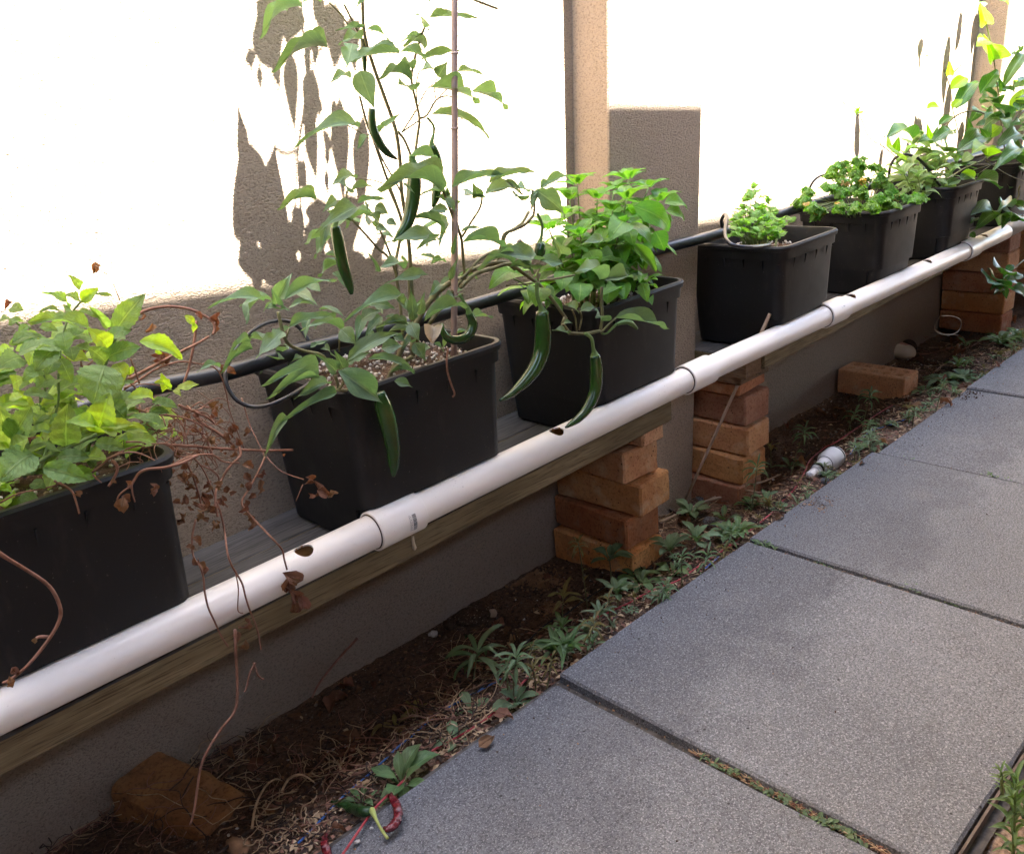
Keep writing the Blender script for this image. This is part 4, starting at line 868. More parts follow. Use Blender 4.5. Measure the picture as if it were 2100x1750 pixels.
# leaves high on the plant (above the picture) whose shadows fall on the wall
def caster(root, key, f, x0, y0, x1, y1, wpx, d=.17):
    "a leaf placed up the sun's path from the shadow it throws on the wall (y = 1.35)"
    W0 = at(*F(f, x0, y0), 1.35); W1 = at(*F(f, x1, y1), 1.35)
    dd = (W0.z-W1.z)/2.7*.8; d0 = d; d1 = d+dd
    if d1 > .3: d1 = .3; d0 = max(.05, d1-dd)
    P0 = W0-SUN_T*(d0/SUN_T.y); P1 = W1-SUN_T*(d1/SUN_T.y)
    wd = wpx*fs(f)*depth(W0)/FOC/(.72 if W0.x < 1.6 else .40)
    return put_leaf(root, key, P0, P1, Vector((0, -.2, 1)), wd)
hs = MB()
for (x0, y0, x1, y1, w) in [(230, 1640, 80, 690, 210), (300, 1740, 335, 950, 230), (420, 1480, 430, 1830, 170), (245, -120, 370, 630, 190), (420, -60, 420, 330, 190), (430, 330, 472, 930, 80), (590, 460, 570, 1000, 95), (560, 780, 620, 1235, 70),
                            (740, 20, 735, 480, 210), (830, 120, 880, 500, 110), (640, -90, 600, 140, 150), (770, 650, 800, 1420, 100), (930, 780, 925, 1500, 95), (490, 1090, 560, 1330, 50), (470, 1390, 520, 1760, 80), (620, 1330, 640, 1800, 170),
                            (820, 1310, 850, 1760, 170), (760, 1440, 740, 1850, 160), (1010, 1640, 1040, 1830, 130), (200, 1650, 215, 1960, 190), (360, 1700, 380, 1980, 190), (520, 1720, 540, 1960, 170), (680, 1700, 690, 1950, 190), (840, 1680, 850, 1930, 170), (960, 1730, 970, 1900, 120), (120, 1515, 200, 1780, 120), (300, 1560, 330, 1850, 170), (600, 1600, 590, 1900, 170)]:
    caster(cp, 'chilli', 'a', x0, y0, x1, y1, w, .12+rnd.random()*.06)
def cstem(pts, r):
    P = []
    for (x, y) in pts: W = at(*F('a', x, y), 1.35); P.append(W-SUN_T*(.16/SUN_T.y))
    hs.tube(P, r, 6, smooth=2)
cstem([(505, -80), (520, 200), (555, 450), (520, 800), (485, 1050), (505, 1350), (520, 1700)], .0022); cstem([(430, -60), (435, 300), (425, 500)], .0016); cstem([(555, 440), (640, 340), (700, 200)], .0016)
cstem([(330, 1000), (410, 1040), (485, 1010)], .0018); cstem([(470, 1020), (478, 1350), (440, 1440)], .0014)
cstem([(520, 1700), (900, 1750), (1400, 1800)], .002)
for _ in range(16): x = rnd.uniform(120, 960); y = rnd.uniform(100, 1500); caster(cp, 'chilli', 'a', x, y, x+rnd.uniform(-30, 30), y+rnd.uniform(120, 260), rnd.uniform(25, 60), rnd.uniform(.12, .2)) if not (150 < x < 420 and 600 < y) and not x > 900 else None
hs.build('high_stem', M['stem2'], cp)
fruit(cp, 'a', [(988, 735), (992, 850), (1030, 950), (1090, 1030), (1162, 1078)], [24, 29, 30, 24, 5], 1.12, M['chilli'])
fruit(cp, 'a', [(1395, 985), (1425, 1080), (1435, 1200), (1420, 1330), (1400, 1400)], [24, 38, 34, 30, 8], 1.14, M['chilli'], [(1362, 795), (1405, 850), (1405, 910), (1392, 960)], 8)
fruit(cp, 'a', [(1268, 1110), (1275, 1220), (1262, 1370), (1230, 1500), (1180, 1580), (1135, 1635)], [34, 48, 48, 40, 28, 6], 1.12, M['chilli'], [(1250, 1050), (1262, 1085)], 14)
fruit(cp, 'a', [(738, 1530), (755, 1610), (775, 1718), (800, 1820), (838, 1935), (850, 1990)], [34, 42, 42, 40, 28, 10], 1.12, M['chilli'], [(850, 1482), (800, 1470), (755, 1490), (738, 1520)], 12)
fruit(cp, 'a', [(925, 260), (935, 350), (940, 480)], [14, 22, 10], 1.18, M['chilli'])
fruit(cp, 'b', [(1835, 400), (1862, 470), (1838, 540), (1780, 578), (1710, 575), (1662, 530), (1655, 470)], [24, 34, 34, 33, 30, 24, 8], 1.06, M['chilli'], [(1770, 270), (1800, 320), (1830, 372)], 10)
fruit(cp, 'b', [(1235, 930), (1255, 1020), (1290, 1150), (1320, 1300), (1328, 1420), (1322, 1505)], [30, 58, 62, 50, 38, 10], 1.03, M['chilli'])
fruit(cp, 'c', [(600, 690), (595, 740), (590, 800)], [34, 42, 34], 1.07, M['chilli'], [(580, 490), (612, 560), (608, 640), (598, 680)], 10)
bf = fruit(cp, 'c', [(612, 1150), (618, 1290), (610, 1420), (560, 1540), (480, 1640), (400, 1710), (325, 1752)], [42, 57, 56, 50, 38, 24, 7], 1.03, M['chilli'], [(578, 955), (578, 1040), (600, 1110), (610, 1140)], 14, seg=20)
bf['label'] = 'largest glossy curved green chilli hanging in front of the basil box'
fruit(cp, 'c', [(968, 1445), (980, 1540), (972, 1680), (920, 1800), (850, 1880), (770, 1935)], [34, 44, 41, 36, 28, 7], 1.02, M['chilli'], [(905, 1302), (945, 1330), (958, 1400), (966, 1432)], 12, seg=18)
fruit(cp, 'c', [(1110, 1240), (1170, 1222), (1215, 1232), (1255, 1268)], [10, 17, 18, 8], 1.03, M['calyx'], [(1015, 1300), (1050, 1298), (1100, 1250)], 6)
hk = L(cp, 'husk', 'b', 1600, 490, 1590, 610, 110, 1.06, None, .9, 'husk'); hk['label'] = 'papery pale husk'
o = MB(); P = px_path('b', [(1695, 640), (1685, 700), (1690, 790), (1712, 870), (1738, 940), (1725, 965)], 1.035); o.tube(P, [pxr('b', 7, P[0])]*6, 6, smooth=3); o = o.build('dry_tendril', M['stem_dry']); tag(o, 'thin dry brown tendril hanging over the rim by the cane', 'tendril')
# cane beside the chilli plant
cn = MB(); P = [at(*F('o', 934, -160), 1.12), at(*F('o', 932, 120), 1.12), at(*F('o', 933, 400), 1.12), at(*F('o', 931, 735), 1.12)]
cn.tube(P, [.0047, .005, .0053, .0055], 10, smooth=6)
for yy in (109, 263, 430): q = at(*F('o', 932.5, yy), 1.12); cn.tube([q+Vector((0, 0, .002)), q, q-Vector((0, 0, .002))], [.0052, .0066, .0054], 10, smooth=1)
tag(cn.build('garden_cane', M['stake']), 'slender upright greyish cane standing in the chilli planter box', 'cane')

# ================================================================== BASIL
bas = thing('basil_plant', (1.34, 1.2, .55), 'dense bright green basil plant in the third planter box', 'basil')
bs = MB()
tops = [(850, 300, 1.18), (1200, 262, 1.17), (1330, 320, 1.2), (985, 395, 1.14), (760, 495, 1.15), (1410, 410, 1.16), (1185, 400, 1.10), (1090, 470, 1.13), (870, 640, 1.10), (660, 600, 1.14), (1350, 560, 1.13), (1150, 560, 1.09), (1000, 690, 1.10), (1230, 700, 1.10), (700, 790, 1.14), (900, 860, 1.09), (1060, 930, 1.08), (1290, 965, 1.07), (420, 930, 1.13), (1180, 860, 1.1), (800, 400, 1.2), (1290, 450, 1.19), (960, 560, 1.16), (1100, 330, 1.2)]
for ti, (x, y, Y) in enumerate(tops):
    top = at(*F('c', x, y), Y); root = Vector((1.34+(top.x-1.34)*.35, 1.19+(Y-1.19)*.4, .55))
    midp = (top+root)/2+Vector((0, 0, .01)); bs.tube([root, midp, top], [.0022, .0018, .0012], 6, smooth=3)
    a0 = rnd.random()*6
    tiers = 3 if top.z > .66 else 2
    for k in range(tiers):
        c = top+(root-top)*(.22*k); n = (5 if k == 0 else 4); Ln = (.042, .058, .058)[k]*(1 if ti < 12 else .9)
        if x == 420: Ln *= .8
        for j in range(n):
            a = a0+k*.8+2*math.pi*j/n+rnd.uniform(-.2, .2)
            dirv = Vector((math.cos(a), math.sin(a), (.35 if k == 0 else -.15)+rnd.uniform(-.2, .2)))
            l = Ln*rnd.uniform(.8, 1.2); p0 = c+dirv*.006; p1 = p0+dirv.normalized()*l+Vector((0, 0, -.010*k))
            nr = Vector((math.cos(a)*-.5*(-1 if k else 1), math.sin(a)*-.5*(-1 if k else 1), 1))
            put_leaf(bas, 'basil', p0, p1, nr, l*rnd.uniform(.56, .74))
for (x0, y0, x1, y1, w, Y, t) in [(1165, 545, 1060, 680, 150, 1.07, .8), (1230, 440, 1470, 610, 130, 1.07, .7), (1225, 690, 1382, 886, 70, 1.06, .7), (1375, 610, 1440, 740, 120, 1.07, .9), (1440, 420, 1598, 465, 60, 1.1, .5), (1450, 470, 1575, 540, 60, 1.09, .5),
                                  (1290, 960, 1325, 1088, 75, 1.045, .9), (1300, 900, 1270, 960, 60, 1.05, .7), (600, 990, 570, 1120, 150, 1.05, .9), (870, 960, 860, 1090, 150, 1.07, .9), (1060, 990, 1050, 1100, 130, 1.06, .9), (400, 880, 250, 1000, 110, 1.11, .7), (480, 900, 370, 950, 90, 1.12, .6), (760, 880, 740, 1010, 120, 1.1, .8),
                                  (1200, 600, 1230, 710, 90, 1.07, .9), (930, 740, 980, 870, 130, 1.08, .8), (1100, 780, 960, 820, 100, 1.08, .7), (1150, 960, 1170, 1080, 110, 1.07, .9), (1130, 1000, 1000, 1060, 60, 1.06, .6)]:
    L(bas, 'basil', 'c', x0, y0, x1, y1, w, Y, None, t)
bs.build('stem', M['stem'], bas)

# ================================================================== MINT
mint = thing('mint_plant', (.26, 1.18, .55), 'bright green mint with toothed leaves filling the nearest planter box', 'mint')
ms = MB()
for (f, x0, y0, x1, y1, w, Y, t, key) in [
    ('m', 1190, 800, 1500, 412, 230, 1.12, .75, 'mint'), ('m', 1110, 760, 925, 538, 90, 1.13, .7, 'mint'), ('m', 920, 775, 280, 705, 120, 1.11, .5, 'mint'), ('m', 1110, 970, 900, 770, 190, 1.10, .7, 'mint2'), ('m', 1130, 870, 1355, 790, 120, 1.10, .55, 'mint'), ('m', 1090, 1110, 905, 965, 190, 1.09, .8, 'mint'),
    ('m', 1110, 1070, 1452, 960, 190, 1.10, .7, 'mint'), ('m', 1440, 900, 1885, 1085, 150, 1.09, .6, 'mint2'), ('m', 1080, 1150, 960, 1548, 440, 1.06, .85, 'mint'), ('m', 1200, 1130, 1290, 1300, 160, 1.09, .8, 'mint2'), ('m', 1180, 1150, 1250, 1420, 140, 1.1, .8, 'mint'),
    ('m', 840, 480, 1020, 350, 130, 1.16, .8, 'mint2'), ('m', 860, 478, 1165, 432, 42, 1.16, .4, 'mint'), ('m', 832, 345, 698, 208, 85, 1.17, .8, 'mint'), ('m', 830, 500, 645, 428, 66, 1.16, .6, 'mint'), ('m', 712, 560, 405, 398, 60, 1.15, .5, 'mint'), ('m', 780, 640, 670, 585, 56, 1.14, .5, 'mint'), ('m', 800, 600, 1030, 662, 56, 1.13, .5, 'mint'), ('m', 640, 620, 405, 605, 40, 1.14, .4, 'mint'),
    ('m', 120, 545, 240, 585, 115, 1.2, .7, 'mint'), ('m', 135, 688, 0, 702, 42, 1.2, .4, 'mint'), ('m', 250, 700, 90, 735, 60, 1.19, .4, 'mint'), ('m', 300, 740, 190, 840, 80, 1.18, .6, 'mint'), ('m', 640, 810, 690, 1008, 180, 1.08, .85, 'mint'), ('m', 730, 960, 760, 1100, 160, 1.1, .8, 'mint'),
    ('m', 230, 1070, -30, 1180, 210, 1.09, .7, 'mint'), ('m', 560, 985, 360, 1210, 230, 1.07, .8, 'mint'), ('m', 430, 1200, 230, 1310, 150, 1.07, .7, 'mint'), ('m', 240, 1440, 560, 1498, 90, 1.05, .5, 'mint'), ('m', 255, 1490, 95, 1520, 70, 1.05, .5, 'mint2'), ('m', 130, 1350, 240, 1280, 160, 1.07, .8, 'mint2'), ('m', 420, 900, 90, 930, 140, 1.12, .6, 'mint'), ('m', 440, 960, 380, 880, 120, 1.12, .6, 'mint2'),
    ('m', 110, 960, 0, 1060, 110, 1.12, .6, 'mint2'), ('m', 520, 720, 650, 740, 90, 1.13, .5, 'mint2'), ('m', 420, 740, 600, 800, 90, 1.12, .6, 'mint'), ('m', 1720, 1390, 1660, 1225, 110, 1.12, .7, 'mint2'), ('m', 1830, 1385, 2060, 1345, 76, 1.12, .5, 'mint2'), ('m', 1750, 1400, 1590, 1325, 70, 1.12, .6, 'mint2'), ('m', 1800, 1400, 1870, 1470, 60, 1.12, .5, 'mint2'),
    ('m', 1580, 1495, 1320, 1480, 110, 1.08, .6, 'mint2'), ('m', 1570, 1520, 1835, 1592, 90, 1.08, .5, 'mint'), ('m', 1560, 1625, 1755, 1645, 80, 1.08, .5, 'mint'), ('m', 620, 1080, 740, 1330, 160, 1.1, .7, 'mint'), ('m', 560, 1100, 480, 1250, 160, 1.1, .8, 'mint'),
    ('n', 1010, 330, 1130, -30, 290, 1.05, .85, 'mint2'), ('n', 985, 345, 680, 280, 130, 1.04, .6, 'mint2'), ('n', 950, 350, 940, 185, 120, 1.05, .8, 'mint2'), ('n', 1040, 330, 1405, 305, 96, 1.04, .5, 'mint2'), ('n', 1100, 370, 1545, 392, 100, 1.04, .5, 'mint2'), ('n', 690, 525, 700, 80, 310, 1.06, .85, 'mint'), ('n', 1130, 60, 1300, 250, 200, 1.09, .8, 'mint'),
    ('n', 985, 490, 1300, 560, 135, 1.04, .7, 'mint'), ('n', 600, 640, 925, 642, 145, 1.03, .75, 'mint'), ('n', 440, 750, 905, 880, 215, 1.02, .75, 'mint'), ('n', 115, 450, 320, 110, 270, 1.05, .8, 'mint'), ('n', 120, 540, -40, 60, 260, 1.06, .8, 'mint'), ('n', 115, 540, 305, 440, 170, 1.04, .7, 'mint2'), ('n', 340, 600, -10, 890, 330, 1.03, .75, 'mint'), ('n', 520, 370, 225, 410, 95, 1.05, .6, 'mint'),
    ('n', 455, 480, 305, 530, 66, 1.06, .6, 'mint'), ('n', 110, 550, -30, 540, 90, 1.05, .6, 'mint2'), ('n', 350, 110, 400, 200, 90, 1.07, .7, 'mint2'), ('n', 480, 200, 350, 300, 110, 1.08, .7, 'mint'), ('n', 620, 590, 490, 560, 80, 1.06, .5, 'mint'), ('n', 330, 900, 470, 960, 120, 1.06, .6, 'mint'), ('n', 640, 250, 510, 290, 110, 1.08, .7, 'mint'), ('n', 800, 250, 900, 120, 130, 1.09, .7, 'mint'), ('n', 20, 930, 120, 1000, 90, 1.04, .6, 'mint2'), ('n', 560, 60, 420, 100, 90, 1.1, .7, 'mint2')]:
    L(mint, key, f, x0, y0, x1, y1, w, Y, None, t)
for _ in range(125):   # lower leaves inside the clump
    x, y = rnd.uniform(.10, .375)-.05*(rnd.random() < .3), rnd.uniform(1.045, 1.28); z = rnd.uniform(.565, .66-.12*abs(x-.2)); a = rnd.random()*6.28; l = rnd.uniform(.030, .050)
    p0 = Vector((x, y, z)); p1 = p0+Vector((math.cos(a), math.sin(a), rnd.uniform(-.4, .3)))*l
    put_leaf(mint, rnd.choice(['mint', 'mint', 'mint2']), p0, p1, Vector((rnd.uniform(-.4, .4), rnd.uniform(-.7, .2), 1)), l*.62)
for _ in range(85):   # the middle of the clump
    u = rnd.uniform(-10, 330); v = rnd.uniform(690, 985) if u < 230 else rnd.uniform(830, 960); p0 = at(u, v, rnd.uniform(1.08, 1.2)); a = rnd.random()*6.28; l = rnd.uniform(.03, .052)
    if p0.z < .575: continue
    p1 = p0+Vector((math.cos(a), math.sin(a)*.7, rnd.uniform(-.5, .3))).normalized()*l
    put_leaf(mint, rnd.choice(['mint', 'mint', 'mint2']), p0, p1, Vector((rnd.uniform(-.6, .2), rnd.uniform(-.9, .0), 1)), l*.62)
def mstem(f, pts, r, Y, bb):
    P = px_path(f, pts, Y); bb.tube(P, pxr(f, r, P[0]), 7, smooth=4)
mstem('m', [(1190, 870), (1130, 1010), (1080, 1150), (1000, 1400), (950, 1800), (900, 2050)], 22, 1.10, ms); mstem('m', [(835, 490), (760, 580), (690, 700), (640, 900), (600, 1300), (560, 1700)], 10, 1.15, ms)
mstem('n', [(560, 300), (530, 430), (470, 600), (420, 750)], 20, 1.07, ms); mstem('n', [(1000, 400), (850, 470), (650, 560), (480, 640), (350, 720)], 20, 1.05, ms); mstem('n', [(110, 500), (90, 700), (60, 1000)], 16, 1.06, ms)
mstem('m', [(600, 1230), (605, 1500), (560, 1700)], 12, 1.1, ms); mstem('m', [(300, 740), (350, 900), (400, 1200), (420, 1600)], 12, 1.16, ms); mstem('m', [(450, 1200), (470, 1500)], 12, 1.1, ms); mstem('n', [(700, 520), (640, 600), (560, 700)], 14, 1.05, ms)
mstem('m', [(1760, 1440), (1660, 1520), (1560, 1600), (1500, 1800)], 8, 1.11, ms); mstem('m', [(140, 680), (230, 760), (330, 880)], 9, 1.19, ms)
ms.build('stem', M['stem'], mint)

# dry tangle of dead mint runners hanging out of the first box
dry = thing('dead_mint_stems', (.45, 1.15, .5), 'tangle of dead reddish brown stems with shrivelled leaves spilling from the mint box', 'dead stems')
ds = MB()
def dstem(f, pts, r, Y=None, Y2=None):
    Y = Y or 1.1; Y2 = Y2 or Y; n = len(pts); P = [at(*F(f, x, y), Y+(Y2-Y)*i/(n-1)) for i, (x, y) in enumerate(pts)]
    P = [(at(*F(f, *pts[i]), 1.026) if (p.z < .425 and p.y < 1.2 and p.y > 1.026) else p) for i, p in enumerate(P)]
    q = MB(); q.tube(P, [pxr(f, 1.25*r*(1-.25*i/(n-1)), P[0]) for i in range(n)], 6, smooth=4); q.build('stem', M['stem_dry'], dry)
dstem('t', [(-420, 210), (-250, 190), (0, 165), (400, 193), (700, 208), (955, 203)], 12, 1.1, 1.13); dstem('t', [(-200, 400), (0, 330), (100, 280), (200, 245), (330, 240), (420, 295), (540, 305)], 8, 1.06, 1.1)
dstem('t', [(540, 180), (548, 250), (460, 340), (385, 470), (360, 520), (358, 620), (375, 720)], 9, 1.12, 1.06); dstem('t', [(365, 600), (400, 700), (430, 850), (450, 1000), (480, 1090), (520, 1160), (565, 1240), (590, 1340), (625, 1450), (660, 1530), (690, 1630), (710, 1745)], 7, 1.07, 1.03)
dstem('t', [(515, 1165), (535, 1280), (530, 1430), (545, 1462), (570, 1465)], 4, 1.035); dstem('t', [(740, 260), (690, 370), (620, 500), (560, 610), (610, 690), (680, 765), (780, 870), (870, 970), (890, 1050), (912, 1130)], 7, 1.14, 1.035)
dstem('t', [(205, 740), (180, 850), (175, 940), (190, 1040), (240, 1110), (265, 1200), (272, 1290), (300, 1420), (350, 1530), (400, 1640), (455, 1725)], 7, 1.08, 1.03); dstem('t', [(130, 300), (180, 400), (220, 520), (250, 640), (265, 700)], 7, 1.12)
dstem('t', [(150, 230), (240, 320), (300, 430), (340, 530), (360, 600)], 6, 1.1); dstem('t', [(200, -60), (260, 0), (390, 80), (500, 170)], 11, 1.14, 1.13); dstem('t', [(240, 320), (330, 360), (375, 400), (385, 440)], 5, 1.1)
dstem('t', [(560, -200), (620, 0), (660, 90), (710, 190), (740, 260)], 4, 1.2, 1.14); dstem('t', [(755, 255), (800, 310), (870, 370), (970, 410), (1040, 430)], 4, 1.15, 1.08); dstem('t', [(1035, 470), (1010, 530), (980, 600)], 3, 1.06)
dstem('m', [(1380, 680), (1450, 610), (1560, 565), (1750, 540), (1950, 565), (2080, 620), (2190, 690), (2220, 760), (2200, 830)], 15, 1.2, 1.15); dstem('m', [(2035, 690), (2000, 950), (1950, 1180), (1895, 1345)], 12, 1.16)
dstem('m', [(1330, 1290), (1500, 1200), (1650, 1120), (1800, 1040), (2042, 920), (2160, 850)], 14, 1.15); dstem('m', [(1280, 1400), (1450, 1290), (1620, 1185), (1850, 1112), (2042, 1130), (2120, 1150)], 9, 1.16); dstem('m', [(1440, 1335), (1400, 1210), (1350, 1080)], 8, 1.14)
dstem('m', [(840, 1160), (835, 1050), (850, 980)], 7, 1.16); dstem('m', [(850, 1160), (900, 1150), (960, 1100)], 7, 1.16); dstem('m', [(1280, 1380), (1500, 1340), (1700, 1370), (1750, 1410)], 6, 1.15); dstem('m', [(1300, 1290), (1400, 1380), (1450, 1420)], 7, 1.14)
dstem('m', [(1240, 480), (1205, 390), (1172, 305)], 5, 1.25); dstem('m', [(1115, 215), (1070, 180), (1000, 150)], 4, 1.25); dstem('m', [(640, 1520), (770, 1440), (900, 1400)], 10, 1.14)
dstem('m', [(2100, 1130), (2250, 1200), (2330, 1400), (2370, 1600), (2440, 1800), (2520, 2000)], 6, 1.12, 1.16); dstem('m', [(1850, 1560), (2042, 1640), (2150, 1690), (2230, 1760)], 12, 1.13); dstem('m', [(1400, 1590), (1550, 1640), (1900, 1690), (2100, 1780)], 11, 1.12)
dstem('n', [(2040, 620), (1900, 690), (1700, 745), (1530, 760), (1440, 800), (1390, 870), (1340, 960)], 13, 1.03); dstem('n', [(1350, 940), (1250, 1010), (1215, 1090), (1290, 1190)], 8, 1.02); dstem('n', [(1360, 900), (1370, 1010), (1395, 1100)], 8, 1.02)
dstem('n', [(1160, 670), (1215, 745), (1180, 850), (1120, 940)], 14, 1.03); dstem('n', [(560, 880), (680, 940), (750, 1000), (790, 1110), (820, 1220)], 11, 1.03, 1.02); dstem('n', [(960, 820), (1010, 870), (1050, 900)], 9, 1.03)
dstem('n', [(1200, 470), (1400, 430), (1600, 390), (1800, 330)], 9, 1.1); dstem('n', [(950, 800), (1150, 640), (1350, 540), (1600, 500), (1750, 500)], 9, 1.06); dstem('n', [(1000, 700), (1250, 600), (1450, 600), (1700, 730)], 9, 1.05); dstem('n', [(1300, 480), (1500, 500), (1580, 690)], 8, 1.06)
dstem('n', [(1180, 760), (1350, 690), (1480, 690), (1420, 640)], 4, 1.04); dstem('n', [(1290, 790), (1340, 700), (1330, 560)], 4, 1.05); dstem('n', [(-60, 1580), (100, 1690), (220, 1760)], 14, 1.0)
dstem('n', [(280, 300), (430, 360), (620, 430)], 10, 1.08); dstem('n', [(320, 440), (500, 440), (700, 450)], 12, 1.09); dstem('n', [(0, 1110), (200, 1010), (500, 950), (700, 880)], 8, 1.05)
dstem('o', [(-10, 1130), (50, 1165), (100, 1200), (122, 1240), (122, 1270), (100, 1310), (60, 1360), (25, 1390), (5, 1400)], 3.6, 1.0, 1.02); dstem('o', [(100, 1305), (80, 1305), (70, 1312)], 3, 1.02)
for (x0, y0, x1, y1) in [(482, 1290, 487, 1400), (487, 1400, 470, 1470), (470, 1470, 445, 1500), (445, 1500, 412, 1560), (412, 1560, 398, 1650), (398, 1650, 385, 1690)]: pass
dstem('o', [(482, 1290), (484, 1350), (487, 1420), (480, 1460), (455, 1492), (430, 1530), (412, 1570), (404, 1620), (398, 1660), (390, 1690)], 2.6, 1.02, 1.02)
dstem('o', [(524, 1358), (512, 1380), (505, 1410), (500, 1418)], 1.8, 1.06); dstem('o', [(520, 1358), (530, 1385), (542, 1392)], 1.8, 1.06)
dstem('o', [(733, 1308), (690, 1355), (655, 1400), (640, 1430)], 2.2, 1.28)
for _ in range(48):   # finer twigs inside the tangle
    P0 = at(rnd.uniform(285, 420), rnd.uniform(830, 925), rnd.uniform(1.08, 1.2)); q = [P0]
    d = Vector((rnd.uniform(.3, 1), rnd.uniform(-.3, .5), rnd.uniform(-.9, .1))).normalized()*rnd.uniform(.02, .036)
    for k in range(5): d = (d*.9+Vector((rnd.gauss(0, .015), rnd.gauss(0, .010), -.004+rnd.gauss(0, .014)))); d.normalize(); d *= .018; q.append(q[-1]+d)
    ds = MB(); ds.tube(q, [.0009, .0009, .0008, .0007, .0005, .0003], 5, smooth=3); ds.build('twig', M['stem_dry'], dry)
def dleaf(f, x, y, s, Y, key='dry'):
    p = at(*F(f, x, y), Y); a = rnd.random()*6.28; l = pxr(f, s, p)
    d = Vector((math.cos(a)*.6, rnd.uniform(-.5, .5), -1+rnd.uniform(-.3, .8))).normalized()*l
    put_leaf(dry, key, p-d*.5, p+d*.5, Vector((rnd.uniform(-1, 1), -1, rnd.uniform(-.5, 1))), l*rnd.uniform(.5, .8))
for (x, y, s) in [(90, 430, 90), (145, 480, 60), (110, 580, 80), (220, 590, 110), (245, 640, 80), (280, 460, 70), (420, 610, 80), (335, 630, 80), (600, 330, 90), (610, 410, 80), (620, 480, 80), (700, 470, 80), (70, 730, 80), (350, 800, 70), (560, 650, 80), (600, 730, 90), (620, 780, 80),
                  (210, 910, 90), (160, 965, 70), (205, 1040, 70), (240, 1100, 70), (275, 1135, 70), (1060, 440, 120), (1110, 500, 130), (1190, 535, 110), (1240, 540, 60), (565, 1540, 90), (595, 1580, 70), (525, 1650, 90), (565, 1700, 90), (480, 60, 90), (500, 20, 90), (430, 110, 80), (120, 380, 70), (540, 130, 80), (590, 60, 80), (330, 130, 70), (700, 380, 70), (640, 560, 70), (395, 610, 70), (290, 500, 60), (710, 530, 60), (245, 560, 70), (880, 245, 40)]:
    dleaf('t', x, y, s, rnd.uniform(1.06, 1.13) if y < 800 else 1.035)
for _ in range(70): u = rnd.gauss(400, 48); v = rnd.uniform(830, 1080); x_, y_ = (u/.57884-600)*2.1867, (v/.57884-1500)*2.1867; dleaf('t', x_, y_, rnd.uniform(28, 75), rnd.uniform(1.07, 1.2))
for (x, y, s, k) in [(905, 1200, 150, 'dry'), (915, 1230, 130, 'dry'), (940, 1320, 130, 'dry'), (975, 1370, 150, 'dry'), (950, 1400, 110, 'dry'), (895, 1270, 110, 'dry')]: dleaf('t', x, y, s, 1.03, k)
for (x, y, s) in [(1540, 760, 120), (1580, 1080, 130), (1660, 1080, 130), (1720, 1090, 90), (850, 960, 90), (700, 1090, 110), (1000, 150, 110), (80, 530, 110), (2200, 700, 110), (2210, 780, 100), (2050, 640, 90), (1450, 640, 70), (2270, 1180, 90), (2400, 1190, 120), (1320, 1270, 80), (460, 770, 70)]: dleaf('m', x, y, s, 1.16)
for (x, y, s) in [(1260, 1110, 170), (1300, 1070, 120), (1310, 910, 80), (1560, 960, 120), (1590, 1000, 90), (770, 1010, 80), (1180, 870, 70), (300, 460, 60)]: dleaf('n', x, y, s, 1.02)
for (x, y, s) in [(15, 1395, 26), (32, 1375, 22), (72, 1310, 14), (598, 1190, 16)]: dleaf('o', x, y, s, 1.01)
for (x, y, s) in [(1960, 690, 150), (1990, 760, 110), (1310, 1190, 130), (1350, 1200, 100), (1640, 1010, 80), (1780, 1850, 120), (1700, 1830, 100), (1860, 1900, 90)]: dleaf('m', x, y, s, 1.14, 'mint2')

# ================================================================== CELERY, PARSLEY, SAGE
def herb(root, key, f, tops, base, Yb, zb, n, spread, L0, W0, fr_, stm, up=.6, jit=22, bx=(0, 9)):
    "thin stalks from the soil, each ending in a few divided leaves"
    bb = MB(); cnt = 0
    for i in range(n):
        x, y, Y = tops[i % len(tops)]; k = i//len(tops)
        x += rnd.gauss(0, jit)*(1 if k else .2); y += (rnd.gauss(0, jit*.8)+(jit*.9*k))*(1 if k else .2)
        top = at(*F(f, x, y), Y+rnd.uniform(-spread, spread)*(1 if k else .2))
        if top.z < zb+.012: top.z = zb+.012+rnd.random()*.01
        rt = Vector((base[0]+(top.x-base[0])*.45+rnd.uniform(-.01, .01), base[1]+(top.y-base[1])*.4+rnd.uniform(-.01, .01), zb))
        rt.x = min(max(rt.x, bx[0]), bx[1]); rt.y = min(max(rt.y, 1.085), 1.28); top.y = max(top.y, 1.05)
        if top.x < bx[0]-.02 or top.x > bx[1]+.02 or top.y < 1.075: top.z = max(top.z, .592)
        mid = (top+rt)/2+Vector(((top.x-rt.x)*-.12, 0, .25*(top-rt).length*.4))
        bb.tube([rt, mid, top], [.0011, .0009, .0006], 5, smooth=3)
        for j in range(fr_):
            a = rnd.random()*6.28; l = L0*rnd.uniform(.75, 1.25); d = Vector((math.cos(a), math.sin(a), rnd.uniform(-.3, .7))).normalized()
            kk = key if rnd.random() > .07 else 'yellow'
            put_leaf(root, kk if (key == 'parsley') else key, top-d*.002-(top-mid).normalized()*.004*j, top+d*l, Vector((rnd.uniform(-.5, .5), rnd.uniform(-.8, .3), 1)), l*W0*1.9)
            cnt += 1
    bb.build('stem', M[stm], root)
cel = thing('celery_plant', (1.93, 1.18, .545), 'small bright clump of young celery leaves in the box right of the pier', 'celery')
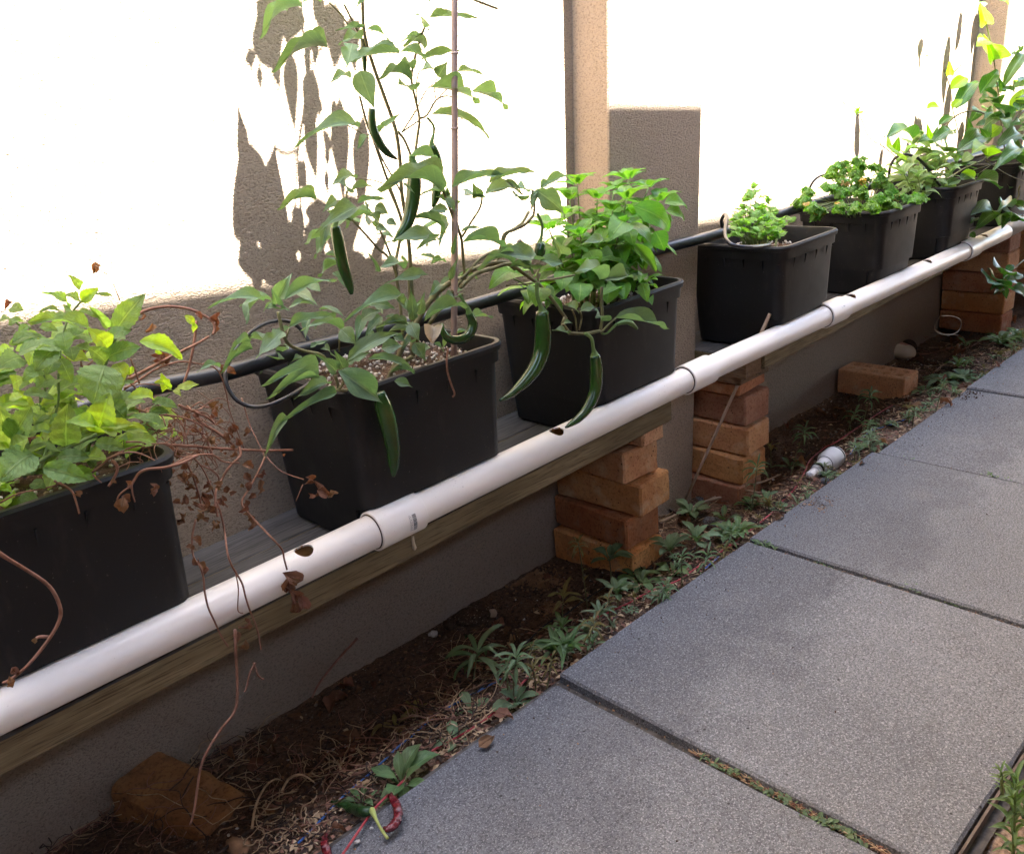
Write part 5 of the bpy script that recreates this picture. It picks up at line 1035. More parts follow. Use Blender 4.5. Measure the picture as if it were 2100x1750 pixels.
herb(cel, 'celery', 'c2', [(265, 1255, 1.19), (225, 1300, 1.19), (312, 1325, 1.18), (200, 1385, 1.18), (395, 1400, 1.17), (300, 1390, 1.16), (255, 1420, 1.15), (350, 1430, 1.15), (430, 1470, 1.14), (180, 1450, 1.16), (140, 1480, 1.15), (230, 1490, 1.12), (300, 1480, 1.12), (370, 1500, 1.11), (460, 1510, 1.13), (120, 1540, 1.12), (200, 1550, 1.1), (280, 1550, 1.09), (350, 1560, 1.09), (420, 1560, 1.1), (530, 1480, 1.2)], (1.92, 1.16), 1.16, .545, 72, .02, .020, .6, 3, 'stem', bx=(1.875, 2.10))
par = thing('parsley_plant', (2.52, 1.18, .55), 'low frilly curly parsley spilling over its planter box, partly browned', 'parsley')
herb(par, 'parsley', 'c2', [(870, 1118, 1.2), (980, 1090, 1.2), (1100, 1130, 1.19), (955, 1160, 1.19), (830, 1130, 1.2), (860, 1230, 1.17), (980, 1210, 1.17), (1130, 1200, 1.16), (1180, 1250, 1.14), (900, 1290, 1.13), (1010, 1290, 1.13), (1100, 1340, 1.1), (870, 1390, 1.08), (960, 1390, 1.08), (1060, 1400, 1.07), (1160, 1380, 1.08), (1230, 1340, 1.09), (1320, 1330, 1.07), (1385, 1360, 1.05), (660, 1400, 1.13), (620, 1350, 1.2), (720, 1420, 1.1), (1190, 1300, 1.12), (780, 1260, 1.16), (1230, 1400, 1.06), (640, 1300, 1.22)], (2.52, 1.17), 1.17, .55, 74, .018, .023, .62, 4, 'stem', jit=26, bx=(2.42, 2.62))
sage = thing('sage_plant', (2.97, 1.18, .55), 'pale grey green sage with slender stems under the looped tube', 'sage')
sb = MB()
for i, (x, y, Y) in enumerate([(1290, 1050, 1.19), (1350, 985, 1.19), (1400, 930, 1.18), (1440, 1000, 1.17), (1530, 1100, 1.13), (1570, 1070, 1.14), (1640, 1100, 1.12), (1500, 1160, 1.11), (1240, 1110, 1.18), (1330, 1120, 1.14), (1420, 1110, 1.14), (1290, 1180, 1.12), (1380, 1200, 1.1), (1600, 1180, 1.1), (1460, 1060, 1.16)]):
    top = at(*F('c2', x, y), Y); rt = Vector((2.95+(top.x-2.95)*.4, 1.18+(top.y-1.18)*.5, .55)); sb.tube([rt, (rt+top)/2+Vector((.004, 0, 0)), top], [.0016, .0013, .001], 6, smooth=3)
    for k in range(4):
        c = rt+(top-rt)*(1-.22*k)
        for j in range(3+(k == 0)):
            a = rnd.random()*6.28; l = .050*rnd.uniform(.7, 1.2); d = Vector((math.cos(a), math.sin(a), .5-.25*k)).normalized()
            put_leaf(sage, 'sage', c, c+d*l, Vector((rnd.uniform(-.4, .4), rnd.uniform(-.6, .2), 1)), l*.36)
sb.build('stem', M['stem'], sage)

# ================================================================== VINE
vine = thing('leafy_vine', (3.45, 1.2, .6), 'large leafy climbing vine sprawling over the farthest boxes at the right', 'vine')
vb = MB()
for (f, x0, y0, x1, y1, w, Y, t, key) in [
    ('v', 1382, 292, 1300, 28, 195, 1.20, .9, 'vine2'), ('v', 1462, 750, 1345, 418, 150, 1.20, .85, 'vine2'), ('v', 1450, 745, 1250, 578, 95, 1.19, .6, 'vine2'), ('v', 930, 935, 930, 750, 110, 1.22, .8, 'vine2'), ('v', 950, 925, 1085, 815, 50, 1.22, .5, 'vine2'),
    ('v', 940, 1110, 1140, 960, 170, 1.18, .8, 'vine2'), ('v', 1000, 1350, 1285, 1005, 190, 1.16, .7, 'vine'), ('v', 1305, 1165, 1530, 870, 195, 1.17, .75, 'vine'), ('v', 955, 1345, 1085, 1225, 100, 1.15, .6, 'vine2'), ('v', 1345, 1120, 1505, 1285, 66, 1.15, .6, 'vine'),
    ('v', 1600, 1055, 1860, 660, 135, 1.15, .7, 'strap'), ('v', 1565, 1135, 1535, 955, 110, 1.16, .8, 'vine'), ('v', 1740, 1380, 1860, 1090, 230, 1.12, .85, 'vine2'), ('v', 1480, 1320, 1330, 1240, 70, 1.15, .5, 'vine'), ('v', 1600, 1475, 1460, 1285, 190, 1.12, .8, 'vine'),
    ('v', 1640, 1485, 1745, 1335, 110, 1.12, .8, 'vine'), ('v', 1190, 1730, 1150, 1450, 130, 1.15, .8, 'vine'), ('v', 1360, 1735, 1560, 1560, 170, 1.11, .8, 'vine2'), ('v', 1360, 1735, 1290, 1580, 130, 1.11, .8, 'vine'), ('v', 1360, 1735, 1440, 1510, 140, 1.11, .8, 'vine'), ('v', 1130, 1735, 1285, 1595, 150, 1.13, .7, 'vine'),
    ('v', 780, 1700, 1000, 1655, 110, 1.15, .6, 'vine'), ('v', 790, 1560, 975, 1440, 96, 1.17, .6, 'vine'), ('v', 640, 1350, 810, 1330, 80, 1.19, .6, 'vine2'), ('v', 460, 1720, 140, 1710, 70, 1.16, .5, 'vine'), ('v', 680, 1760, 640, 1520, 120, 1.17, .8, 'vine2'), ('v', 720, 1760, 780, 1560, 90, 1.16, .8, 'vine'),
    ('v', 1790, 650, 1780, 590, 70, 1.16, .7, 'vine'), ('v', 1750, 720, 1690, 675, 40, 1.16, .5, 'vine'), ('v', 1500, 1460, 1340, 1490, 80, 1.13, .6, 'vine'),
    ('q', 250, 500, 300, 290, 130, 1.14, .85, 'vine2'), ('q', 240, 505, 140, 420, 90, 1.14, .7, 'vine2'), ('q', 700, 385, 1000, 262, 110, 1.13, .6, 'vine'), ('q', 640, 370, 530, 360, 110, 1.14, .8, 'vine'), ('q', 1110, 390, 1285, 205, 150, 1.11, .7, 'vine'), ('q', 1020, 480, 1395, 390, 165, 1.10, .7, 'vine'),
    ('q', 1385, 545, 1195, 510, 66, 1.05, .6, 'vine2'), ('q', 1370, 545, 1570, 500, 66, 1.05, .6, 'vine2'), ('q', 1415, 462, 1505, 415, 80, 1.06, .7, 'vine2'), ('q', 1085, 600, 1200, 520, 110, 1.07, .8, 'sage'), ('q', 1070, 740, 1245, 845, 96, 1.04, .7, 'vine2'), ('q', 1255, 830, 1548, 945, 150, 1.03, .7, 'vine'),
    ('q', 1850, 640, 1420, 760, 140, 1.04, .6, 'vine'), ('q', 1870, 760, 1780, 660, 110, 1.04, .8, 'vine'), ('q', 900, 900, 1060, 830, 110, 1.07, .7, 'vine'), ('q', 1060, 830, 1270, 790, 110, 1.07, .6, 'vine'), ('q', 1520, 420, 1860, 390, 110, 1.09, .6, 'vine'), ('q', 1650, 185, 1860, 160, 60, 1.1, .5, 'vine'), ('q', 1700, 460, 1870, 480, 100, 1.08, .6, 'vine'),
    ('q', 1185, 1270, 1515, 1275, 130, 1.06, .6, 'vine'), ('q', 1700, 1175, 1508, 1228, 70, 1.04, .6, 'vine'), ('q', 1645, 1290, 1570, 1440, 130, 1.02, .8, 'vine'), ('q', 1725, 1120, 1850, 1180, 130, 1.03, .8, 'vine'), ('q', 1530, 1400, 1240, 1450, 150, 1.06, .6, 'vine'), ('q', 1180, 1490, 1245, 1545, 90, 1.07, .7, 'vine'), ('q', 1690, 1350, 1820, 1260, 110, 1.02, .7, 'vine'), ('q', 1240, 1340, 1180, 1380, 80, 1.07, .7, 'vine'), ('q', 1690, 1300, 1610, 1220, 100, 1.03, .7, 'vine'),
    ('q', 540, 360, 680, 440, 90, 1.15, .6, 'sage'), ('q', 850, 480, 760, 420, 90, 1.16, .6, 'vine'), ('q', 940, 520, 880, 440, 90, 1.16, .7, 'vine'), ('q', 1000, 560, 1100, 480, 90, 1.14, .7, 'vine'), ('q', 1500, 560, 1600, 640, 100, 1.1, .6, 'vine'),
    ('s', 1580, 90, 1600, 255, 125, 1.0, .8, 'vine'), ('s', 1660, 110, 1865, 225, 135, 1.0, .7, 'vine'), ('s', 1500, 165, 1395, 200, 80, 1.0, .7, 'vine'), ('s', 1470, 120, 1340, 130, 50, 1.0, .6, 'vine'), ('s', 1560, 80, 1640, 60, 70, 1.0, .6, 'vine'), ('s', 1430, 60, 1310, 10, 90, 1.0, .7, 'vine'), ('s', 1480, 40, 1560, -60, 110, 1.0, .7, 'vine'),
    ('s', 1450, 0, 1370, -90, 110, 1.01, .7, 'vine'), ('s', 1560, -60, 1660, -130, 120, 1.01, .7, 'vine'), ('s', 1600, -30, 1760, 0, 120, 1.0, .7, 'vine'), ('s', 1700, -60, 1860, -110, 130, 1.0, .7, 'vine'), ('s', 1520, -140, 1440, -230, 110, 1.01, .7, 'vine'), ('s', 1600, -180, 1720, -270, 120, 1.01, .7, 'vine'), ('s', 1760, 60, 1870, 40, 90, 1.0, .6, 'vine')]:
    L(vine, key, f, x0, y0, x1, y1, w, Y, None, t)
for _ in range(120):   # inner and far leaves
    x = rnd.uniform(3.3, 4.6); y = rnd.uniform(1.05, 1.3); z = rnd.uniform(.6, .92-.1*abs(x-3.9)) if rnd.random() < .75 else rnd.uniform(.36, .6)
    a = rnd.random()*6.28; l = rnd.uniform(.05, .09); p0 = Vector((x, y, z)); p1 = p0+Vector((math.cos(a), math.sin(a), rnd.uniform(-.6, .3)))*l
    if p1.y > 1.33: p1.y = 1.33
    q = proj(p0)
    if 1900 < q.x < 1990 and q.y < 260: continue
    put_leaf(vine, 'vine', p0, p1, Vector((rnd.uniform(-.6, .2), rnd.uniform(-.9, .1), 1)), l*.6)
def vst(f, pts, r, Y):
    P = px_path(f, pts, Y); vb = MB(); vb.tube(P, pxr(f, r, P[0]), 6, smooth=4); vb.build('stem', M['stem2'], vine)
vst('v', [(1370, 270), (1400, 380), (1440, 560), (1475, 760), (1500, 950), (1530, 1150), (1550, 1290), (1560, 1500), (1600, 1800), (1640, 2100)], 9, 1.19); vst('v', [(855, 860), (905, 1000), (945, 1180), (960, 1340), (1000, 1500), (1060, 1750), (1100, 1900)], 7, 1.19)
vst('v', [(700, 1760), (880, 1560), (1000, 1440), (1130, 1385), (1240, 1375), (1330, 1400), (1400, 1450), (1500, 1600)], 10, 1.17); vst('v', [(1380, 1430), (1450, 1340), (1520, 1220), (1620, 1050)], 6, 1.16); vst('v', [(1848, 1360), (1700, 1500), (1560, 1590), (1400, 1760)], 11, 1.1)
vst('q', [(890, 820), (1000, 750), (1100, 690), (1240, 630), (1350, 575), (1450, 480)], 9, 1.06); vst('q', [(70, 395), (160, 460), (240, 530), (280, 600), (300, 660)], 7, 1.18); vst('c2', [(868, 668), (890, 705), (940, 712), (980, 770), (1010, 830), (1040, 910), (1090, 960), (1130, 975)], 3, 1.2); vst('c2', [(1130, 975), (1160, 930), (1140, 915)], 3, 1.2)
vst('q', [(1370, 590), (1480, 660), (1620, 750), (1750, 810), (1860, 845)], 5, 1.03); vst('q', [(1180, 720), (1400, 650), (1560, 600), (1720, 490)], 5, 1.04); vst('q', [(1290, 745), (1450, 640), (1560, 590)], 4, 1.05)
vst('q', [(1800, 900), (1780, 960), (1785, 1020), (1750, 1100)], 8, 1.02); vst('s', [(1870, -350), (1700, -200), (1560, -60), (1500, 60), (1560, 120), (1600, 140)], 10, 1.0); vst('v', [(1640, 2100), (1650, 2300), (1660, 2600)], 10, 1.2)
for (x, y) in [(955, 740, ), (968, 760), (940, 790), (985, 742)]: L(vine, 'vine2', 'c2', 968, 770, x+12, y-30, 22, 1.2, None, .7)
for (x0, y0, x1, y1, w) in [(1085, 190, 990, 640, 62), (1258, 150, 1192, 705, 66), (905, 455, 850, 1310, 75), (575, 470, 545, 745, 66), (565, 730, 540, 850, 26), (900, 1090, 880, 1800, 75), (1095, 1495, 1050, 1800, 66), (520, 1440, 465, 1720, 36), (1840, 780, 1820, 1150, 40), (570, 1470, 520, 1800, 100), (850, 1400, 830, 1800, 40)]:
    caster(vine, 'vine', 'v', x0, y0, x1, y1, w, .13)
for (x0, y0, x1, y1, w) in [(85, 430, 55, 800, 40), (420, 360, 390, 560, 50), (990, 860, 950, 1020, 60)]: caster(vine, 'vine', 'q' if x0 < 900 else 'c2', x0, y0, x1, y1, w, .1)


# ================================================================== THE BED: weeds, litter, wires, twigs
def gpt(f, x, y, dz=0): return G(*F(f, x, y), dz)
WL = []
def weed(name, label, cat='weed', group='weeds along the edge of the path'): 
    return lambda P: thing(name, P, label, cat, group)
SCR = 'small scruffy weed lost in the strip of weeds along the slabs'
def rosette(label, f, bx, by, Lpx, n, key='weed', wr=.36, lift=.35, h=.0, a0=None, heads=1, arc=6.283):
    P = Gw(*F(f, bx, by)); t = thing('leafy_weed', P, label, 'weed', 'scruffy little weeds along the slabs' if label == SCR else 'low leafy weeds in the bed'); bb = MB()
    for hI in range(heads):
        c = P+Vector((rnd.uniform(-.012, .012)*(heads > 1), rnd.uniform(-.012, .012)*(heads > 1), h*(1 if hI == 0 else rnd.uniform(.5, .9))))
        bb.tube([P+Vector((0, 0, -.01)), (P+c)/2+Vector((.002, 0, 0)), c], [.0018, .0015, .0012], 6, smooth=2)
        b0 = rnd.random()*6.28 if a0 is None else a0
        for i in range(n):
            a = b0+arc*i/n+rnd.uniform(-.25, .25); ring = i % 3
            l = 1.15*Lpx*fs(f)*depth(P)/FOC*rnd.uniform(.75, 1.15)*(.75 if ring == 2 else 1)
            el = lift*(.4+.5*ring)+rnd.uniform(-.12, .18)
            d = Vector((math.cos(a)*math.cos(el), math.sin(a)*math.cos(el), math.sin(el))); p0 = c+d*.002; p1 = p0+d*l
            if p1.y > 1.335: p1.y = 1.335
            put_leaf(t, key, p0, p1, Vector((-d.x*.5, -d.y*.5, 1)), l*wr*rnd.uniform(.85, 1.2))
    bb.build('stem', M['stem2'], t); return t
def spike(label, f, bx, by, tx, ty, Lpx, n, key='narrow', wr=.15, droop=.2, low=0, stem_m='stem2', Y=None):
    P = Gw(*F(f, bx, by)); T = at(*F(f, tx, ty), (Y or P.y-.004)); t = thing('upright_weed', P, label, 'weed', 'scruffy little weeds along the slabs' if label == SCR else 'upright narrow leaved weeds in the bed'); bb = MB()
    mid = (P+T)/2+Vector((rnd.uniform(-.004, .004), 0, 0)); bb.tube([P+Vector((0, 0, -.01)), mid, T], [.0017, .0014, .0010], 6, smooth=3)
    s = fs(f)*depth(P)/FOC
    for i in range(n):
        a = i*2.4+rnd.random()*.4; l = 1.15*Lpx*s*rnd.uniform(.75, 1.1); el = .55-1.1*(i/n)+rnd.uniform(-.15, .1)-droop
        d = Vector((math.cos(a)*math.cos(el), math.sin(a)*math.cos(el), math.sin(el))); c = T-(T-P).normalized()*(i/n)*.022
        p1 = c+d*l
        if p1.y > 1.335: p1.y = 1.335
        put_leaf(t, key, c, p1, Vector((-d.x*.3, -d.y*.3-.2, 1)), l*wr)
    for i in range(low):
        k = rnd.uniform(.15, .75); c = P+(T-P)*k; a = rnd.random()*6.28; l = Lpx*s*rnd.uniform(.4, .7); d = Vector((math.cos(a), math.sin(a), rnd.uniform(-.2, .6))).normalized()
        put_leaf(t, key, c, c+d*l, Vector((0, -.3, 1)), l*wr*1.2)
    bb.build('stem', M[stem_m], t); return t
rosette('biggest grey green rosette weed, beside the wrinkled red chilli', 'w3', 1690, 1130, 320, 11, 'weed2', .34, .45)
rosette('small dull rosette just above the wrinkled dark green chilli', 'w3', 1360, 1265, 160, 6, 'weed2', .4, .3)
rosette('yellowish star shaped weed above the dry straw', 'w3', 1800, 530, 130, 6, 'dryweed', .3, .5)
rosette('sparse yellow green weed in the shade left of the straw', 'w3', 1640, 650, 170, 4, 'dryweed', .3, .2)
spike('drooping narrow leaved weed left of the first slab joint', 'w4', 900, 1010, 938, 775, 215, 12, 'narrow', .16, .35)
spike('pale narrow leaved weed standing at the corner of the first slab joint', 'w4', 1180, 1110, 1203, 815, 140, 14, 'narrow', .17, .2)
rosette('broad leaved grey green weed at the foot of the pale upright weed', 'w4', 1200, 1130, 165, 9, 'weed', .42, .45)
rosette('two leafed grey weed in the straw beside the path', 'w4', 800, 1400, 130, 5, 'weed', .45, .4); rosette('small broad weed under the drooping weed', 'w4', 900, 1190, 130, 5, 'weed', .45, .5)
rosette('bright green strappy weed overhanging the slab corner', 'w4', 1500, 830, 190, 13, 'narrow2', .17, .5, .015, heads=2); rosette('fresh green tuft behind the bright strappy weed', 'w4', 1515, 680, 110, 10, 'weed2', .26, .6, .02)
rosette('silvery weed cluster touching the second slab edge', 'w4', 1770, 640, 110, 12, 'silver', .2, .5, .035); rosette('smaller silvery weed left of the silvery cluster', 'w4', 1665, 690, 80, 10, 'silver', .22, .6, .025, heads=2)
rosette('blue green broad weed left of the red cable', 'w4', 1885, 480, 150, 10, 'weed', .36, .6, .03)
spike('pale five leaved weed among the brown grit', 'w4', 1515, 590, 1520, 400, 135, 6, 'dryweed', .2, -.1)
spike('tall spindly yellow weed in front of the near brick pier', 'w4', 1685, 480, 1620, 40, 75, 10, 'dryweed', .22, .2, 8)
rosette('leafy weed against the foot of the near brick pier', 'w4', 1840, 300, 140, 10, 'weed', .34, .5, .05); spike('dull drooping weed at the pier corner', 'w4', 1900, 180, 1895, 20, 90, 8, 'dryweed', .22, .4)
rosette('large low flat weed between pier and path', 'w4', 2040, 330, 170, 7, 'weed2', .4, .2)
rosette('upright grey green weed with a nibbled leaf by the red cable', 'w7', 1245, 660, 180, 12, 'weed', .36, .6, .035); rosette('blue green weed beside the pebble patch', 'w7', 1490, 570, 190, 12, 'weed', .34, .55, .035)
rosette('six leafed weed on the straw behind the black cable', 'w7', 1440, 225, 190, 11, 'weed', .34, .45, .01); rosette('dense weed at the second slab joint', 'w7', 1850, 420, 170, 14, 'weed2', .34, .5, .015, heads=2)
rosette('tiny silvery weed at the edge of the third slab', 'w7', 1095, 990, 110, 7, 'silver', .3, .7); rosette('flat green weed right of the near pier', 'w7', 930, 790, 190, 6, 'weed2', .38, .15); rosette('shady weed behind the nibbled one', 'w7', 1270, 760, 190, 6, 'weed2', .4, .3); rosette('lone slender weed left of the slab edge', 'w7', 1740, 260, 180, 5, 'weed', .32, .6)
spike('slim weed with a star of narrow leaves left of the white fitting', 'w6', 1075, 960, 1148, 450, 160, 12, 'narrow', .12, .1, 4); spike('tall weed with a feathery head behind the white fitting', 'w6', 1490, 570, 1655, 60, 135, 15, 'narrow', .13, .1, 6)
rosette('round leafed weed under the slim star weed', 'w6', 1090, 900, 150, 10, 'weed2', .36, .35); rosette('small leafed weed by the red cable end', 'w6', 1235, 900, 130, 8, 'weed', .36, .6, .02); rosette('pair of round leaves at the slab edge', 'w6', 1385, 930, 110, 5, 'round', .7, .5); rosette('dull weed in shade below the feathery head', 'w6', 1500, 480, 150, 7, 'weed', .3, .3); rosette('blue green weed tucked under the white fitting', 'w6', 1930, 560, 120, 7, 'weed', .4, .3)
rosette('curled drooping weed against the far brick stack', 'w6', 1290, 470, 120, 6, 'dryweed', .2, .8, .05)
spike('far slim weed in front of the cored brick', 'c7', 1000, 1200, 1062, 940, 75, 13, 'narrow', .15, .15, 5); spike('short far weed left of the cored brick', 'c7', 905, 1190, 958, 1075, 70, 9, 'narrow', .18, .1, 3)
rosette('flat weed on the soil by the blue cable', 'c7', 1130, 1170, 120, 7, 'weed', .4, .15); rosette('grey weed behind the slab edge near the blue cable', 'c7', 1060, 1305, 100, 7, 'weed', .4, .2); rosette('ragged weed left of the bare far soil', 'c7', 1430, 940, 100, 8, 'weed', .36, .25)
rosette('spreading weed patch by the far slab corner', 'c7', 1560, 880, 120, 12, 'weed', .34, .3, heads=2); rosette('weed patch against the fourth slab', 'c7', 1690, 860, 110, 11, 'weed', .36, .3, heads=2); rosette('fresh far weed standing over the patch', 'c7', 1650, 800, 80, 8, 'weed2', .36, .6, .02)
rosette('far dark weed by the last visible slabs', 'c7', 1950, 620, 110, 12, 'weed2', .36, .4, .01, heads=2); rosette('far weed clump at the right edge of the bed', 'c7', 2050, 590, 100, 12, 'weed2', .36, .4, .01, heads=2); rosette('tiny far weed in front of the beige elbow', 'c7', 1705, 640, 70, 7, 'weed', .25, .5, .01)
for i in range(72):
    x = .85+2.7*(i/72)+rnd.uniform(-.03, .03); y = .960+abs(rnd.gauss(0, .038)); q = proj(Vector((x, y, gh(x, y)))); kk = rnd.choice(['weed', 'weed2', 'silver', 'narrow', 'dryweed', 'dryweed']); dd = 1838/depth(Vector((x, y, -.03)))
    lb_ = SCR
    if rnd.random() < .7: rosette(lb_, 'o', q.x, q.y, rnd.uniform(.012, .026)*dd, rnd.randrange(4, 10), kk, .36 if kk[:4] == 'weed' else .18, rnd.uniform(.1, .8), rnd.uniform(0, .03), heads=rnd.choice([1, 1, 2]))
    else: spike(lb_, 'o', q.x, q.y, q.x+rnd.uniform(-6, 6), q.y-rnd.uniform(.03, .075)*dd, rnd.uniform(.018, .03)*dd, rnd.randrange(7, 13), rnd.choice(['narrow', 'narrow', 'dryweed', 'silver']), .16, rnd.uniform(0, .4), 3)
# right-hand plant beyond the path
P = G(*F('r', 1670, 1840)); tw = thing('upright_weed', P, 'tall bright feathery weed beyond the rusty edging at the lower right corner', 'weed', 'upright narrow leaved weeds in the bed'); bb = MB()
for (bx, by, tx, ty, n, lp) in [(1672, 1840, 1692, 1265, 40, 200), (1600, 1330, 1592, 1180, 12, 95), (1745, 1500, 1760, 1340, 12, 110)]:
    B_ = G(*F('r', bx, by)) if n == 40 else at(*F('r', bx, by), P.y-.005); T_ = at(*F('r', tx, ty), B_.y+.0)
    bb.tube([B_, (B_+T_)/2, T_], [.0022, .0018, .0012], 7, smooth=3)
    for i in range(n):
        k = i/n; c = T_+(B_-T_)*k*(.95); a = i*2.4; l = lp*fs('r')*depth(c)/FOC*(.75+.3*math.sin(math.pi*min(1, k+.2)))
        d = Vector((math.cos(a), math.sin(a), .75-1.1*k*.6)).normalized(); put_leaf(tw, 'narrow2', c, c+d*l, Vector((-d.x*.4, -d.y*.4, 1)), l*.17)
bb.build('stem', M['stem'], tw)
# joint weeds
def joint_weed(label, u, v, s, n, key='round'):
    P = atz(u, v, -.008); t = thing('joint_weed', P, label, 'weed', 'tiny weeds growing in the slab joints')
    for i in range(n):
        a = rnd.random()*6.28; l = s*depth(P)/FOC*rnd.uniform(.7, 1.2); c = P+Vector((rnd.uniform(-.005, .005), rnd.uniform(-.018, .018), .001)); key = 'weed' if key == 'weed2' else key; d = Vector((math.cos(a)*.8, math.sin(a), .5+rnd.random()*.4)).normalized()
        put_leaf(t, key, c, c+d*l, Vector((-d.x, -d.y, 1)), l*(.75 if key == 'round' else .3))
JW = 'tiny round leafed weed in the long joint before the nearest slab'
for (u, v, s, n, k) in [(1455, 1568, 12, 9, 'weed2'), (1490, 1583, 14, 10, 'round'), (1475, 1574, 20, 8, 'weed2'), (1572, 1628, 13, 10, 'round'), (1600, 1638, 15, 8, 'round'), (1645, 1665, 12, 9, 'weed2'), (1660, 1678, 14, 8, 'round'), (1695, 1690, 15, 12, 'round'), (1715, 1700, 17, 12, 'round'), (1738, 1708, 12, 8, 'weed2'), (1760, 1728, 16, 8, 'round'), (1545, 1608, 10, 6, 'round'), (1625, 1655, 10, 7, 'round')]: joint_weed(JW, u, v, s, n, k)
JW2 = 'tiny weed in the second slab joint'
for (u, v, s, n, k) in [(1560, 1122, 20, 16, 'weed2'), (1580, 1128, 16, 12, 'weed2'), (1690, 1160, 10, 8, 'weed2'), (1790, 1188, 12, 9, 'weed2'), (1868, 1212, 18, 16, 'weed2'), (1885, 1218, 18, 14, 'weed2'), (1920, 1232, 12, 9, 'round'), (1955, 1242, 14, 9, 'round'), (1700, 1164, 9, 7, 'round'), (1985, 1250, 13, 9, 'weed2'), (2040, 1267, 10, 6, 'round')]: joint_weed(JW2, u, v, s, n, k)
JW3 = 'tiny weed in the far slab joint'
for (u, v, s, n, k) in [(1860, 944, 8, 8, 'weed2'), (2035, 980, 12, 12, 'weed2'), (2060, 985, 9, 8, 'weed2')]: joint_weed(JW3, u, v, s, n, k)

# cables
def cable(pts, r, mat, label, dz=.005):
    P = []
    for (f, x, y) in pts:
        p = gpt(f, x, y, dz); P.append(p)
    b = MB(); b.tube(P, r, 7, smooth=5); o = b.build('cable', mat); tag(o, label, 'cable', 'thin irrigation cables on the soil')
cable([('w3', 1150, 1760), ('w3', 1220, 1660), ('w3', 1330, 1500), ('w3', 1420, 1370), ('w3', 1500, 1270), ('w3', 1700, 1080), ('w3', 1850, 890), ('w4', 1000, 1230), ('w4', 1300, 930), ('w4', 1640, 600), ('w4', 1760, 540), ('w7', 860, 1010), ('w7', 1080, 890), ('w7', 1320, 800), ('w7', 1450, 710), ('w7', 1730, 525), ('w7', 1850, 440), ('w6', 1300, 950), ('w6', 1400, 835), ('w6', 1500, 745), ('w6', 1600, 610), ('w6', 1660, 500), ('w6', 1700, 400), ('w6', 1770, 330), ('w6', 1880, 245), ('w6', 2010, 180), ('c7', 1110, 1080), ('c7', 1210, 1020)], .0019, M['wire_r'], 'dull red cable running along the slab edges', .007)
cable([('w3', 830, 1600), ('w3', 930, 1500), ('w3', 1090, 1330), ('w3', 1200, 1215), ('w3', 1370, 1070), ('w3', 1540, 915), ('w3', 1660, 800), ('w3', 1750, 730), ('w4', 700, 1180), ('w4', 1100, 960)], .0018, M['wire_b'], 'blue cable crossing the litter behind the big rosette', .006)
cable([('w7', 1560, 700), ('w7', 1620, 645), ('w7', 1700, 580)], .0016, M['wire_b'], 'short blue cable end under the second slab edge', .006)
cable([('c7', 915, 1365), ('c7', 985, 1270), ('c7', 1060, 1195), ('c7', 1160, 1165), ('c7', 1330, 1105)], .0018, M['wire_b'], 'blue cable beside the third slab behind the white fitting', .006)
cable([('w4', 600, 1330), ('w4', 900, 1070), ('w4', 1100, 900), ('w7', 60, 1230), ('w7', 250, 1130), ('w7', 450, 980), ('w7', 700, 820), ('w7', 830, 745), ('w7', 1000, 700), ('w7', 1200, 645), ('w7', 1400, 545), ('w7', 1620, 420), ('w7', 1850, 335), ('w7', 2100, 270), ('w6', 1200, 1070)], .0016, M['wire_k'], 'thin black cable winding between the weeds past the near pier', .009)
lp = [('s', 570, 520), ('s', 500, 640), ('s', 500, 740), ('s', 600, 800), ('s', 760, 805), ('s', 860, 740), ('s', 900, 640), ('s', 860, 560), ('s', 740, 520), ('s', 590, 520)]
b = MB(); b.tube([at(*F(f, x, y), 1.16) for (f, x, y) in lp], .0022, 6, smooth=5); b.tube([at(*F('s', 780, 805), 1.16), gpt('s', 880, 830, .01), gpt('s', 935, 870, .006), gpt('s', 900, 950, .006), gpt('s', 780, 1000, .006), gpt('s', 580, 1010, .006), gpt('s', 400, 1010, .006)], .0026, 6, smooth=5)
tag(b.build('wire_loop', M['cane']), 'thin pale loop of tubing hanging in the shade under the far shelf', 'wire loop')

# bamboo stick leaning by the pier and dry branches on the soil
b = MB(); A0 = at(*F('o', 1579, 643), 1.075); A1 = Vector((1.70, 1.235, gh(1.70, 1.235)-.005)); Pm = [A0+(A1-A0)*t for t in (0, .33, .34, .35, .7, 1)]
b.tube(Pm, [.0042, .004, .0052, .004, .0038, .0034], 9, smooth=1); tag(b.build('bamboo_stick', M['cane']), 'thin bamboo stick leaning behind the pipe beside the far brick stack', 'stick')
def twig(pl, r, mat, label, cat='twig', dz=.01, r1=None, name='twig'):
    b = MB()
    for pts in pl:
        P = [gpt(f, x, y, d[0] if d else dz) for (f, x, y, *d) in pts]; n = len(P); b.tube(P, [r+((r1 or r*.5)-r)*i/(n-1) for i in range(n)], 7, smooth=3)
    return tag(b.build(name, mat), label, cat)
twig([[('w7', 1150, 260, .005), ('w6', 410, 915, .008), ('w6', 640, 810, .012), ('w6', 940, 750, .02), ('w6', 1000, 740, .02)]], .0045, M['cane'], 'pale dry branch lying on the soil between the two brick stacks', r1=.0025)
twig([[('w6', 640, 810, .012), ('w6', 780, 740, .02), ('w6', 905, 670, .04), ('w6', 980, 590, .06), ('w6', 1045, 505, .075)], [('w6', 905, 670, .04), ('w6', 1000, 700, .03), ('w6', 1090, 715, .03), ('w6', 1300, 745, .012), ('w6', 1480, 705, .01)], [('w6', 1090, 650, .04), ('w6', 1250, 600, .03), ('w6', 1400, 535, .02)]], .0036, M['cane'], 'forked tan dry branch leaning against the far brick stack', r1=.0012)
